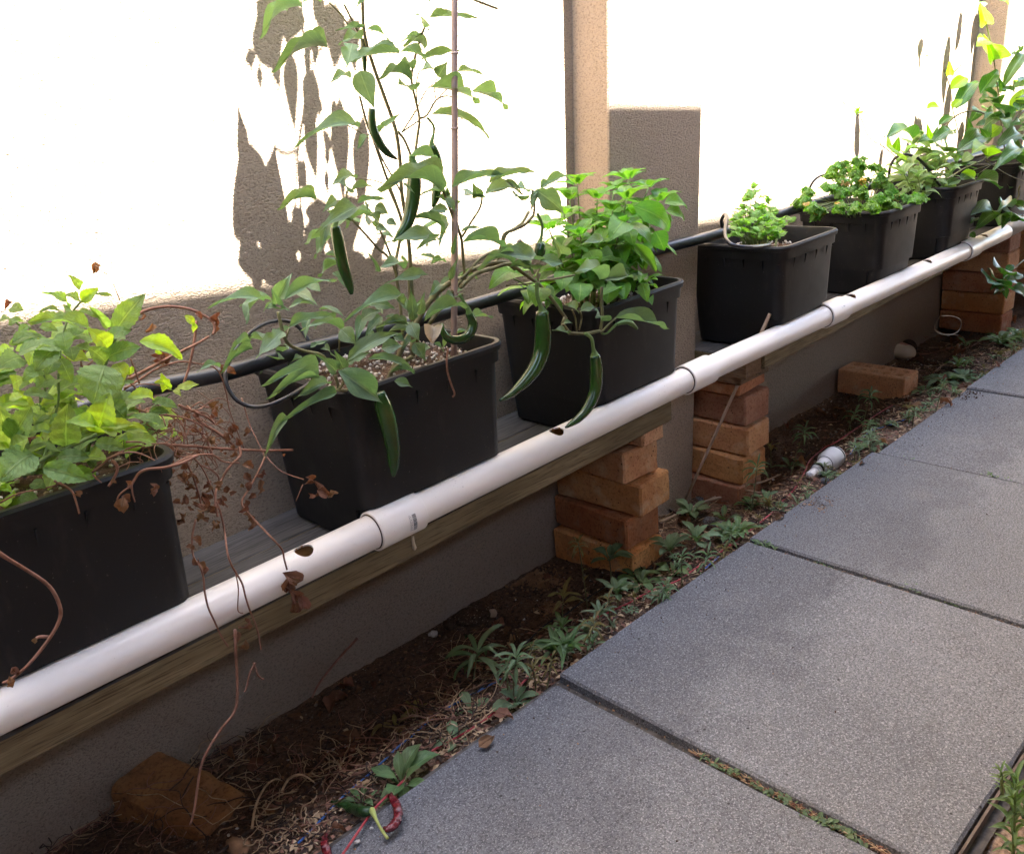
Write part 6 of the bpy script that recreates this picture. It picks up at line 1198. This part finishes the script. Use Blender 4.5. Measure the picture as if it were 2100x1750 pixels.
twig([[('w3', 150, 1700), ('w3', 330, 1570), ('w3', 480, 1460), ('w3', 650, 1360), ('w3', 800, 1250), ('w3', 900, 1180), ('w3', 980, 1100)]], .0028, M['bark'], 'long straight dark twig at the bottom left of the bed', r1=.0015)
twig([[('w6', 150, 860), ('w6', 240, 920), ('w6', 330, 970), ('w6', 390, 1010)]], .004, M['bark'], 'short dark twig poking from behind the near pier')
twig([[('w6', 1640, 370), ('w6', 1760, 260), ('w6', 1900, 170), ('w6', 2010, 80)]], .002, M['bark'], 'thin brown runner behind the white fitting')
twig([[('s', 250, 1110), ('s', 400, 1100), ('s', 560, 1060), ('s', 740, 1010), ('s', 770, 930), ('s', 900, 900)], [('s', 460, 1400), ('s', 600, 1290), ('s', 700, 1220), ('s', 840, 1140)], [('s', 1040, 1000), ('s', 1160, 930), ('s', 1280, 880), ('s', 1400, 820), ('s', 1550, 700)]], .0022, M['stem_dry'], 'dry brown runners on the far soil near the beige elbow', r1=.0012)
for (pts, lb) in [([('w3', 450, 1480), ('w3', 480, 1290), ('w3', 560, 1130), ('w3', 640, 1070), ('w3', 700, 1080)], 'curled tan runner rising beside the old brick'), ([('w3', 690, 1180), ('w3', 750, 1070), ('w3', 830, 1030), ('w3', 900, 1050), ('w3', 970, 1100)], 'small arched tan runner right of the old brick')]:
    twig([[(f, x, y, .012+.02*math.sin(math.pi*i/4)) for i, (f, x, y) in enumerate(pts)]], .0022, M['straw'], lb)

# white fitting, beige elbow
def lathe(b, prof, origin, axis, seg=32, m=0):
    ax = axis.normalized(); u_ = ax.cross(Vector((0, 0, 1))).normalized(); v_ = ax.cross(u_); vs = []
    for (d, r) in prof:
        for k in range(seg): a = 2*math.pi*k/seg; vs.append(origin+ax*d+(u_*math.cos(a)+v_*math.sin(a))*r)
    n = len(prof); b.add(vs, [(i*seg+k, (i+1)*seg+k, (i+1)*seg+(k+1) % seg, i*seg+(k+1) % seg) for i in range(n-1) for k in range(seg)], m)
fo = gpt('w6', 1715, 545, .012); fe = gpt('w6', 1940, 372, .024)
ft = thing('pipe_fitting', fo, 'white plastic pipe reducer with a threaded end lying on the soil beside the slabs', 'pipe fitting')
ax = (fe-fo); Lh = ax.length; ax.normalize(); k = Lh/.085
b = MB(); lathe(b, [(.030*k, .0), (.030*k, .0165), (.030*k, .0175), (.052*k, .0180), (.058*k, .0205), (.064*k, .0265), (.068*k, .0285), (.100*k, .029), (.102*k, .0278), (.102*k, .0255), (.070*k, .0245), (.069*k, .0)], fo, ax)
b.build('reducer_body', M['greypvc'], ft)
b = MB(); lathe(b, [(.024*k, .0), (.024*k, .0125), (.0295*k, .0125)], fo, ax); lathe(b, [(.018*k, 0), (.018*k, .0150), (.0195*k, .0162), (.0265*k, .0162), (.028*k, .0150), (.028*k, 0)], fo, ax, 6); b.build('hex_nut', M['greypvc'], ft, False)
b = MB(); pr_ = [(-.004*k, 0), (-.004*k, .0095)]
for i in range(7): pr_ += [(-.003*k+i*.003*k, .0098), (-.0015*k+i*.003*k, .0112)]
pr_ += [(.018*k, .010)]; lathe(b, pr_, fo, ax, 20); b.build('threaded_end', M['pvc'], ft)
b = MB(); lathe(b, [(.0265*k, .0150), (.027*k, .0182), (.0300*k, .0186), (.0305*k, .0160)], fo, ax); lathe(b, [(.0575*k, .0207), (.0585*k, .0217), (.0595*k, .0213)], fo, ax); lathe(b, [(.0955*k, .0290), (.0965*k, .0297), (.0985*k, .0296)], fo, ax); b.build('seal_ring', M['wire_k'], ft)
e0 = gpt('c7', 1215, 650, .03); e1 = gpt('c7', 1340, 652, .03); el = thing('elbow_pipe', e1, 'beige plastic elbow pipe joined to a faded red collar under the far shelf', 'pipe')
zc = e0.z; Pq = [Vector((e0.x, e0.y, zc)), e0+(e1-e0)*.6]; Pq[1].z = zc
dirx = (Pq[1]-Pq[0]).normalized(); bk = Vector((.55, .83, 0)).normalized()
cur = [Pq[0], Pq[1]]; 
for t in (.25, .5, .75, 1.0): cur.append(Pq[1]+dirx*.03*math.sin(t*math.pi/2)+bk*.03*(1-math.cos(t*math.pi/2)))
b = MB(); b.tube(cur, [.0275]*len(cur), 22, smooth=2, cap=False); b.tube([cur[0]+dirx*.001, cur[0]+dirx*.002], [.0245, .0245], 22, smooth=1); b.build('elbow_body', M['beige'], el)
b = MB(); c_ = cur[-1]; b.tube([c_-bk*.004, c_+bk*.02, c_+bk*.045], [.028, .028, .027], 20, smooth=1); b.build('red_collar', M['redp'], el)
b = MB(); b.tube([c_+bk*.02+Vector((.03, 0, 0)), c_+bk*.02+Vector((.05, 0, 0))], [.031, .031], 18, smooth=1); b.build('clamp_ring', M['bark'], el)

# fallen chillies
def fallen(label, pts, rads, mat, stalk=None, crump=.0022):
    P = [gpt(f, x, y, dz) for (f, x, y, dz) in pts]; R_ = [pxr(pts[0][0], r, P[0]) for r in rads]
    t = thing('fallen_chilli', P[0], label, 'chilli'); b = MB(); b.tube(P, R_, 14, smooth=7)
    c = Vector((0, 0, 0)); vs = []
    for v in b.v: q = Vector(v); q += crump*Vector(noise.noise_vector(q*170)); vs.append(tuple(q))
    b.v = vs; b.build('fruit', mat, t)
    if stalk:
        q = [gpt(f, x, y, dz) for (f, x, y, dz) in stalk]; b = MB(); b.tube(q, [pxr('w3', r, q[0]) for r in (30, 15, 12, 12, 14)][:len(q)], 8, smooth=3); b.build('stalk', M['pstem'], t)
fallen('wrinkled dark red dried chilli lying on the slab edge', [('w3', 1590, 1200, .012), ('w3', 1640, 1270, .012), ('w3', 1655, 1350, .012), ('w3', 1640, 1430, .012), ('w3', 1570, 1485, .012), ('w3', 1545, 1470, .01)], [22, 35, 38, 37, 27, 10], M['redchilli'])
fallen('wrinkled dark green chilli with a pale stalk lying in the litter', [('w3', 1440, 1335, .01), ('w3', 1370, 1335, .01), ('w3', 1290, 1315, .01), ('w3', 1200, 1280, .01), ('w3', 1100, 1250, .008)], [36, 46, 42, 32, 10], M['darkchilli'], [('w3', 1440, 1325, .014), ('w3', 1470, 1390, .016), ('w3', 1500, 1450, .014), ('w3', 1530, 1500, .01), ('w3', 1572, 1560, .006)])
fallen('dark maroon dried chilli at the bottom edge of the picture', [('w3', 1060, 1530, .01), ('w3', 1050, 1600, .01), ('w3', 1075, 1680, .01), ('w3', 1080, 1760, .01)], [20, 34, 36, 30], M['redchilli'])
# rusty edging right of the path
b = MB(); xs_ = fr(-1, 6, .1)+[6]
for (ya, yb_, z0, z1) in [(.2845, .288, -.09, .001)]:
    vs = []
    for x in xs_: w_ = .0012*noise.noise(Vector((x*5, 0, 0))); vs += [(x, ya+w_, z0), (x, ya+w_, z1+w_), (x, yb_+w_, z1+w_), (x, yb_+w_, z0)]
    b.add(vs, [(4*i+k, 4*i+(k+1) % 4, 4*(i+1)+(k+1) % 4, 4*(i+1)+k) for i in range(len(xs_)-1) for k in range(4)])
tag(b.build('steel_edging', M['edge'], None, False), 'thin rusty edging strip along the right side of the slabs', 'edging')

# stones and lumps lying in the bed (things one can point at)
def lump(label, f, x, y, r, mat, sq=(1, .7, .5), cat='stone', grp=None):
    P = gpt(f, x, y, 0); rr = pxr(f, r, P); bm = bmesh.new(); bmesh.ops.create_icosphere(bm, subdivisions=3, radius=1)
    q = Matrix.Rotation(rnd.random()*6, 3, 'Z')
    for v in bm.verts:
        n_ = 1+.28*noise.noise(v.co*1.6+Vector((x, y, 0)))+.10*noise.noise(v.co*5+Vector((x, 0, 0))); c = v.co*n_; v.co = P+q @ Vector((c.x*sq[0], c.y*sq[1], c.z*sq[2]))*rr+Vector((0, 0, rr*sq[2]*.5))
    tag(bm_obj('stone', bm, mat, None, smooth=True), label, cat, grp)
for (lb, f, x, y, r, m, sq) in [('small white pebble by the wall base, left of the clods', 'w4', 640, 668, 32, 'perl', (1, .8, .7)), ('brown clod against the wall base', 'w4', 760, 610, 55, 'medium', (1, .8, .7)), ('largest brown clod below the shelf', 'w4', 900, 570, 110, 'medium', (1.2, .8, .5)), ('rounded brown clod with a hollow face', 'w4', 940, 520, 85, 'medium', (1, .8, .6)), ('little tan snail shaped stone', 'w4', 1045, 530, 34, 'cane', (1, .9, .8)),
                               ('grey stone at the bottom edge left of the straw', 'w3', 330, 1640, 100, 'grit2', (1.2, .9, .5)), ('flat grey stone at the foot of the wall pier', 'w6', 550, 790, 80, 'conc', (1.1, .8, .35)), ('pale rubble lump beside the dense weed', 'w7', 1660, 290, 110, 'conc', (1.3, .7, .4)), ('white pebble on the soil past the white fitting', 'c7', 1180, 1065, 14, 'perl', (1, .8, .7)), ('pale flat chip behind the cored brick', 'c7', 1115, 748, 26, 'perl', (1.3, .8, .3)),
                               ('white pebble lying on the near slab corner', 'w3', 1440, 1478, 16, 'perl', (1, .8, .7)), ('pair of joined white crumbs near the bottom edge', 'w3', 1320, 1590, 22, 'perl', (1.2, .8, .5)), ('white lump on the sandy soil at the lower right', 'r', 1450, 1670, 22, 'perl', (1, .8, .7)), ('broken grey chip by the white fitting', 'w6', 1870, 620, 60, 'conc', (1.2, .8, .4)), ('grey rubble under the end of the far slab', 'w6', 1840, 850, 70, 'conc', (1.3, .7, .3))]:
    lump(lb, f, x, y, r, M[m], sq)
# dead leaves
def deadleaf(label, f, x, y, s, key='litter', lift=.01, up=1):
    P = gpt(f, x, y, lift*.4); l = pxr(f, s, P); a = rnd.random()*6.28; d = Vector((math.cos(a), math.sin(a), rnd.uniform(-.05, .25)))*l
    me = LM[key][rnd.randrange(len(LM[key]))]; o = bpy.data.objects.new('dead_leaf', me); link(o)
    o.matrix_world = orient(P-d*.5, P+d*.5, Vector((rnd.uniform(-.4, .4), rnd.uniform(-.5, .2), 1)), l*rnd.uniform(.5, .7)); tag(o, label, 'dead leaf', 'dead leaves on the soil')
for (lb, f, x, y, s, k) in [('orange brown leaf flat in the shade near the wall base', 'w3', 1160, 450, 250, 'litter'), ('dull brown leaf in deep shade right of centre litter', 'w3', 1230, 740, 240, 'litter'), ('curled tan leaf on the slab edge by the broad weed', 'w4', 1115, 1210, 150, 'litter'), ('grey brown leaf at the path edge below the straw', 'w4', 1000, 1385, 130, 'litter'), ('bright rust crumpled leaf behind the pale upright weed', 'w4', 1180, 730, 100, 'dry'), ('orange cup shaped leaf beside the clods', 'w4', 1080, 600, 90, 'dry'),
                            ('rust leaf under the silvery cluster', 'w4', 1720, 540, 110, 'litter'), ('brown leaf under the bright strappy weed', 'w4', 1400, 720, 110, 'litter'), ('brown leaf by the blue cable', 'w3', 1730, 700, 150, 'litter'), ('brown leaf near the wall shadow', 'w3', 600, 830, 200, 'litter'), ('long pale brown leaf in the litter', 'w3', 1200, 870, 220, 'litter'), ('dark leaf beside the old brick', 'w3', 500, 950, 200, 'litter'), ('small orange leaf left of the slab by the rubble', 'c7', 725, 1085, 60, 'dry'),
                            ('crumpled brown leaf at the bottom of the litter', 'w3', 740, 1340, 110, 'litter'), ('rust leaf at the bottom slab edge', 'w3', 1160, 1500, 110, 'dry'), ('far orange leaf by the last pier', 's', 1700, 620, 130, 'dry'), ('grey leaf by the bottom straw', 'w3', 860, 1490, 120, 'litter'), ('rust leaf on the first slab corner', 'w4', 1610, 830, 80, 'dry'), ('brown leaf by the second joint', 'w7', 1800, 480, 110, 'dry')]: deadleaf(lb, f, x, y, s, k)
for _ in range(70):
    x = rnd.uniform(.35, 3.6); y = rnd.uniform(.97, 1.3); q = proj(Vector((x, y, -.04))); deadleaf('small dull brown leaf lost in the litter of the bed', 'o', q.x, q.y, rnd.uniform(14, 34), rnd.choice(['litter', 'litter', 'dry']))

b = MB()   # crumbled leaf litter
for _ in range(3600):
    x = .4+3.3*rnd.random()**1.2; y = .95+abs(rnd.gauss(.05, .09)); y = min(y, 1.33); g = gh(x, y)+.003+rnd.random()*.006; s_ = rnd.uniform(.003, .009); a = rnd.random()*6.28; t_ = rnd.uniform(-.5, .5); u_ = Vector((math.cos(a), math.sin(a), t_*.6))*s_; w_ = Vector((-math.sin(a), math.cos(a), rnd.uniform(-.6, .6)))*s_*.45; c = Vector((x, y, g))
    b.add([c-u_, c+w_+Vector((0, 0, s_*.2)), c+u_, c-w_+Vector((0, 0, s_*.25))], [(0, 1, 3), (1, 2, 3)], rnd.randrange(3))
o = b.build('leaf_litter', [M['straw'], M['stem_dry'], M['bark']]); o['kind'] = 'stuff'; o['label'] = 'crumbled brown leaf litter over the bed'; o['category'] = 'litter'
# straw, grit, roots: what nobody could count
b = MB()
def strand(c, L0, rr, dz=.0, curl=.5, n=6):
    a = rnd.random()*6.28; p = Vector(c); P = [p.copy()]; pit = rnd.uniform(-.1, .3)
    for i in range(n):
        a += rnd.gauss(0, curl); pit = pit*.6+rnd.gauss(0, .25); p = p+Vector((math.cos(a), math.sin(a), pit*.5))*(L0/n); g = gh(p.x, min(p.y, 1.33))+.003; p.z = max(p.z, g); p.y = min(p.y, 1.335); P.append(p.copy())
    if min(q.y for q in P) < .946: return
    b.tube(P, [rr]*(n)+[rr*.4], 3, smooth=2, m=rnd.randrange(3), cap=False)
def strands(f, x, y, sx, sy, n, L0, rr, curl=.5, h=.02):
    for _ in range(n):
        P = gpt(f, rnd.gauss(x, sx), rnd.gauss(y, sy), rnd.random()*h)
        if P.y < .93 and rnd.random() < .85: continue
        strand(P, L0*rnd.uniform(.5, 1.3), rr*rnd.uniform(.6, 1.3), curl=curl)
strands('w4', 780, 1250, 130, 60, 150, .09, .0011, .55, .028); strands('w3', 1150, 1080, 260, 90, 90, .08, .001, .4); strands('w3', 750, 1480, 150, 90, 80, .05, .0010, .8); strands('w4', 850, 900, 180, 110, 70, .09, .0008, .4)
strands('w3', 1000, 1550, 250, 90, 80, .05, .001, .7); strands('w4', 300, 1400, 200, 90, 70, .07, .0009, .4); strands('w7', 1450, 350, 300, 150, 90, .06, .0009, .5); strands('w6', 1200, 850, 350, 120, 90, .05, .0009, .5); strands('w4', 1500, 800, 250, 200, 80, .05, .0009, .5)
strands('c7', 1350, 1000, 250, 150, 60, .06, .001, .5); strands('s', 900, 1150, 400, 150, 50, .10, .0012, .3); strands('c7', 1750, 830, 200, 90, 50, .06, .001, .5); strands('bl', 1000, 1300, 500, 300, 90, .08, .0009, .5); strands('bl', 1300, 850, 250, 80, 40, .09, .001, .3); strands('bl', 1500, 1250, 330, 160, 40, .10, .0009, .5, .06)
strands('w3', 500, 1000, 300, 200, 60, .08, .0008, .4)
for i in range(620):
    x = rnd.uniform(.7, 3.5); y = rnd.uniform(.952, 1.10); strand((x, y, gh(x, y)+.004+rnd.random()*.012), rnd.uniform(.02, .06), rnd.uniform(.0006, .0012), curl=.6)
o = b.build('dry_straw', [M['straw'], M['stem_dry'], M['bark']]); o['kind'] = 'stuff'; o['label'] = 'tangled dry straw and roots over the bed'; o['category'] = 'straw'
b = MB()
for _ in range(6500):
    x = .3+3.6*rnd.random()**1.3; y = rnd.uniform(.945, 1.345); r = rnd.choice([.0012, .0016, .002, .0028, .004])*rnd.uniform(.7, 1.2)
    q = rnd.random(); m = 0 if q < .55 else (1 if q < .78 else (2 if q < .97 else 3))
    if x > 2.3 and m == 0: m = 2
    b.blob((x, y, gh(x, y)+r*.3), r, m, (1, .8, .6))
for _ in range(420):
    P = gpt('w4', rnd.gauss(1330, 90), rnd.gauss(300, 38), 0); P.y = min(P.y, 1.33); r = rnd.uniform(.0022, .0042); b.blob((P.x, P.y, gh(P.x, P.y)+r*rnd.random()), r, 1, (1, .8, .7))
for _ in range(110):
    P = gpt('w4', rnd.gauss(1440, 40), rnd.gauss(490, 22), 0); r = rnd.uniform(.0022, .004); b.blob((P.x, P.y, gh(P.x, P.y)+r*rnd.random()), r, 1, (1, .8, .7))
for _ in range(1500):
    x = rnd.uniform(.9, 3.2); y = rnd.uniform(-.1, .27); r = rnd.uniform(.0012, .004); b.blob((x, y, gh(x, y)+r*.3), r, rnd.choice([0, 1, 2, 2, 4]), (1, .8, .6))
for _ in range(260):   # dirt and crumbs in the joints and washed over the slab edges
    jx_ = rnd.choice([.927, 1.555, 2.165, 2.79]); y = rnd.uniform(.3, .94); x = jx_+rnd.uniform(-.005, .005); r = rnd.uniform(.0012, .003); b.blob((x, y, -.010+r), r, rnd.choice([0, 1, 2]), (1, .8, .6))
for _ in range(240):
    P = gpt('w6', rnd.gauss(1800, 110), rnd.gauss(850, 40), 0); r = rnd.uniform(.0012, .0035); b.blob((P.x, P.y, (.003 if P.y < .943 else gh(P.x, P.y))+r*.4), r, rnd.choice([0, 0, 2, 1]), (1, .8, .6))
for _ in range(60):
    P = gpt('c7', rnd.gauss(1700, 70), rnd.gauss(950, 22), 0); r = rnd.uniform(.0012, .004); b.blob((P.x, P.y, (.003 if P.y < .943 else gh(P.x, P.y))+r*.4), r, 0, (1, .8, .6))
for _ in range(260):
    x = rnd.uniform(.35, 3.2); y = .94-abs(rnd.gauss(0, .05)) if rnd.random() < .7 else rnd.uniform(.3, .93); r = rnd.uniform(.0008, .0022); b.blob((x, y, .005+r*.2), r, rnd.choice([0, 0, 1, 2]), (1, .8, .5))
o = b.build('grit', [M['bark'], M['grit2'], M['pebble'], M['perl'], M['sand']], None, False); o['kind'] = 'stuff'; o['label'] = 'brown grit, clods and crumbs covering the bed'; o['category'] = 'grit'
b = MB()   # dry litter caught in the joints
for (jx_, y0, y1, n) in [(.927, .30, .66, 240), (1.555, .3, .94, 180), (2.165, .5, .94, 60)]:
    for _ in range(n):
        y = rnd.uniform(y0, y1); p = Vector((jx_+rnd.uniform(-.005, .005), y, -.006)); a = rnd.random()*6.28; P = [p]
        for i in range(3): a += rnd.gauss(0, .8); P.append(P[-1]+Vector((math.cos(a)*.4, math.sin(a), rnd.uniform(-.1, .4)))*.005)
        b.tube(P, .0007, 3, smooth=1, m=rnd.randrange(2), cap=False)
o = b.build('joint_litter', [M['straw'], M['stem_dry']]); o['kind'] = 'stuff'; o['label'] = 'dry litter caught in the slab joints'; o['category'] = 'litter'
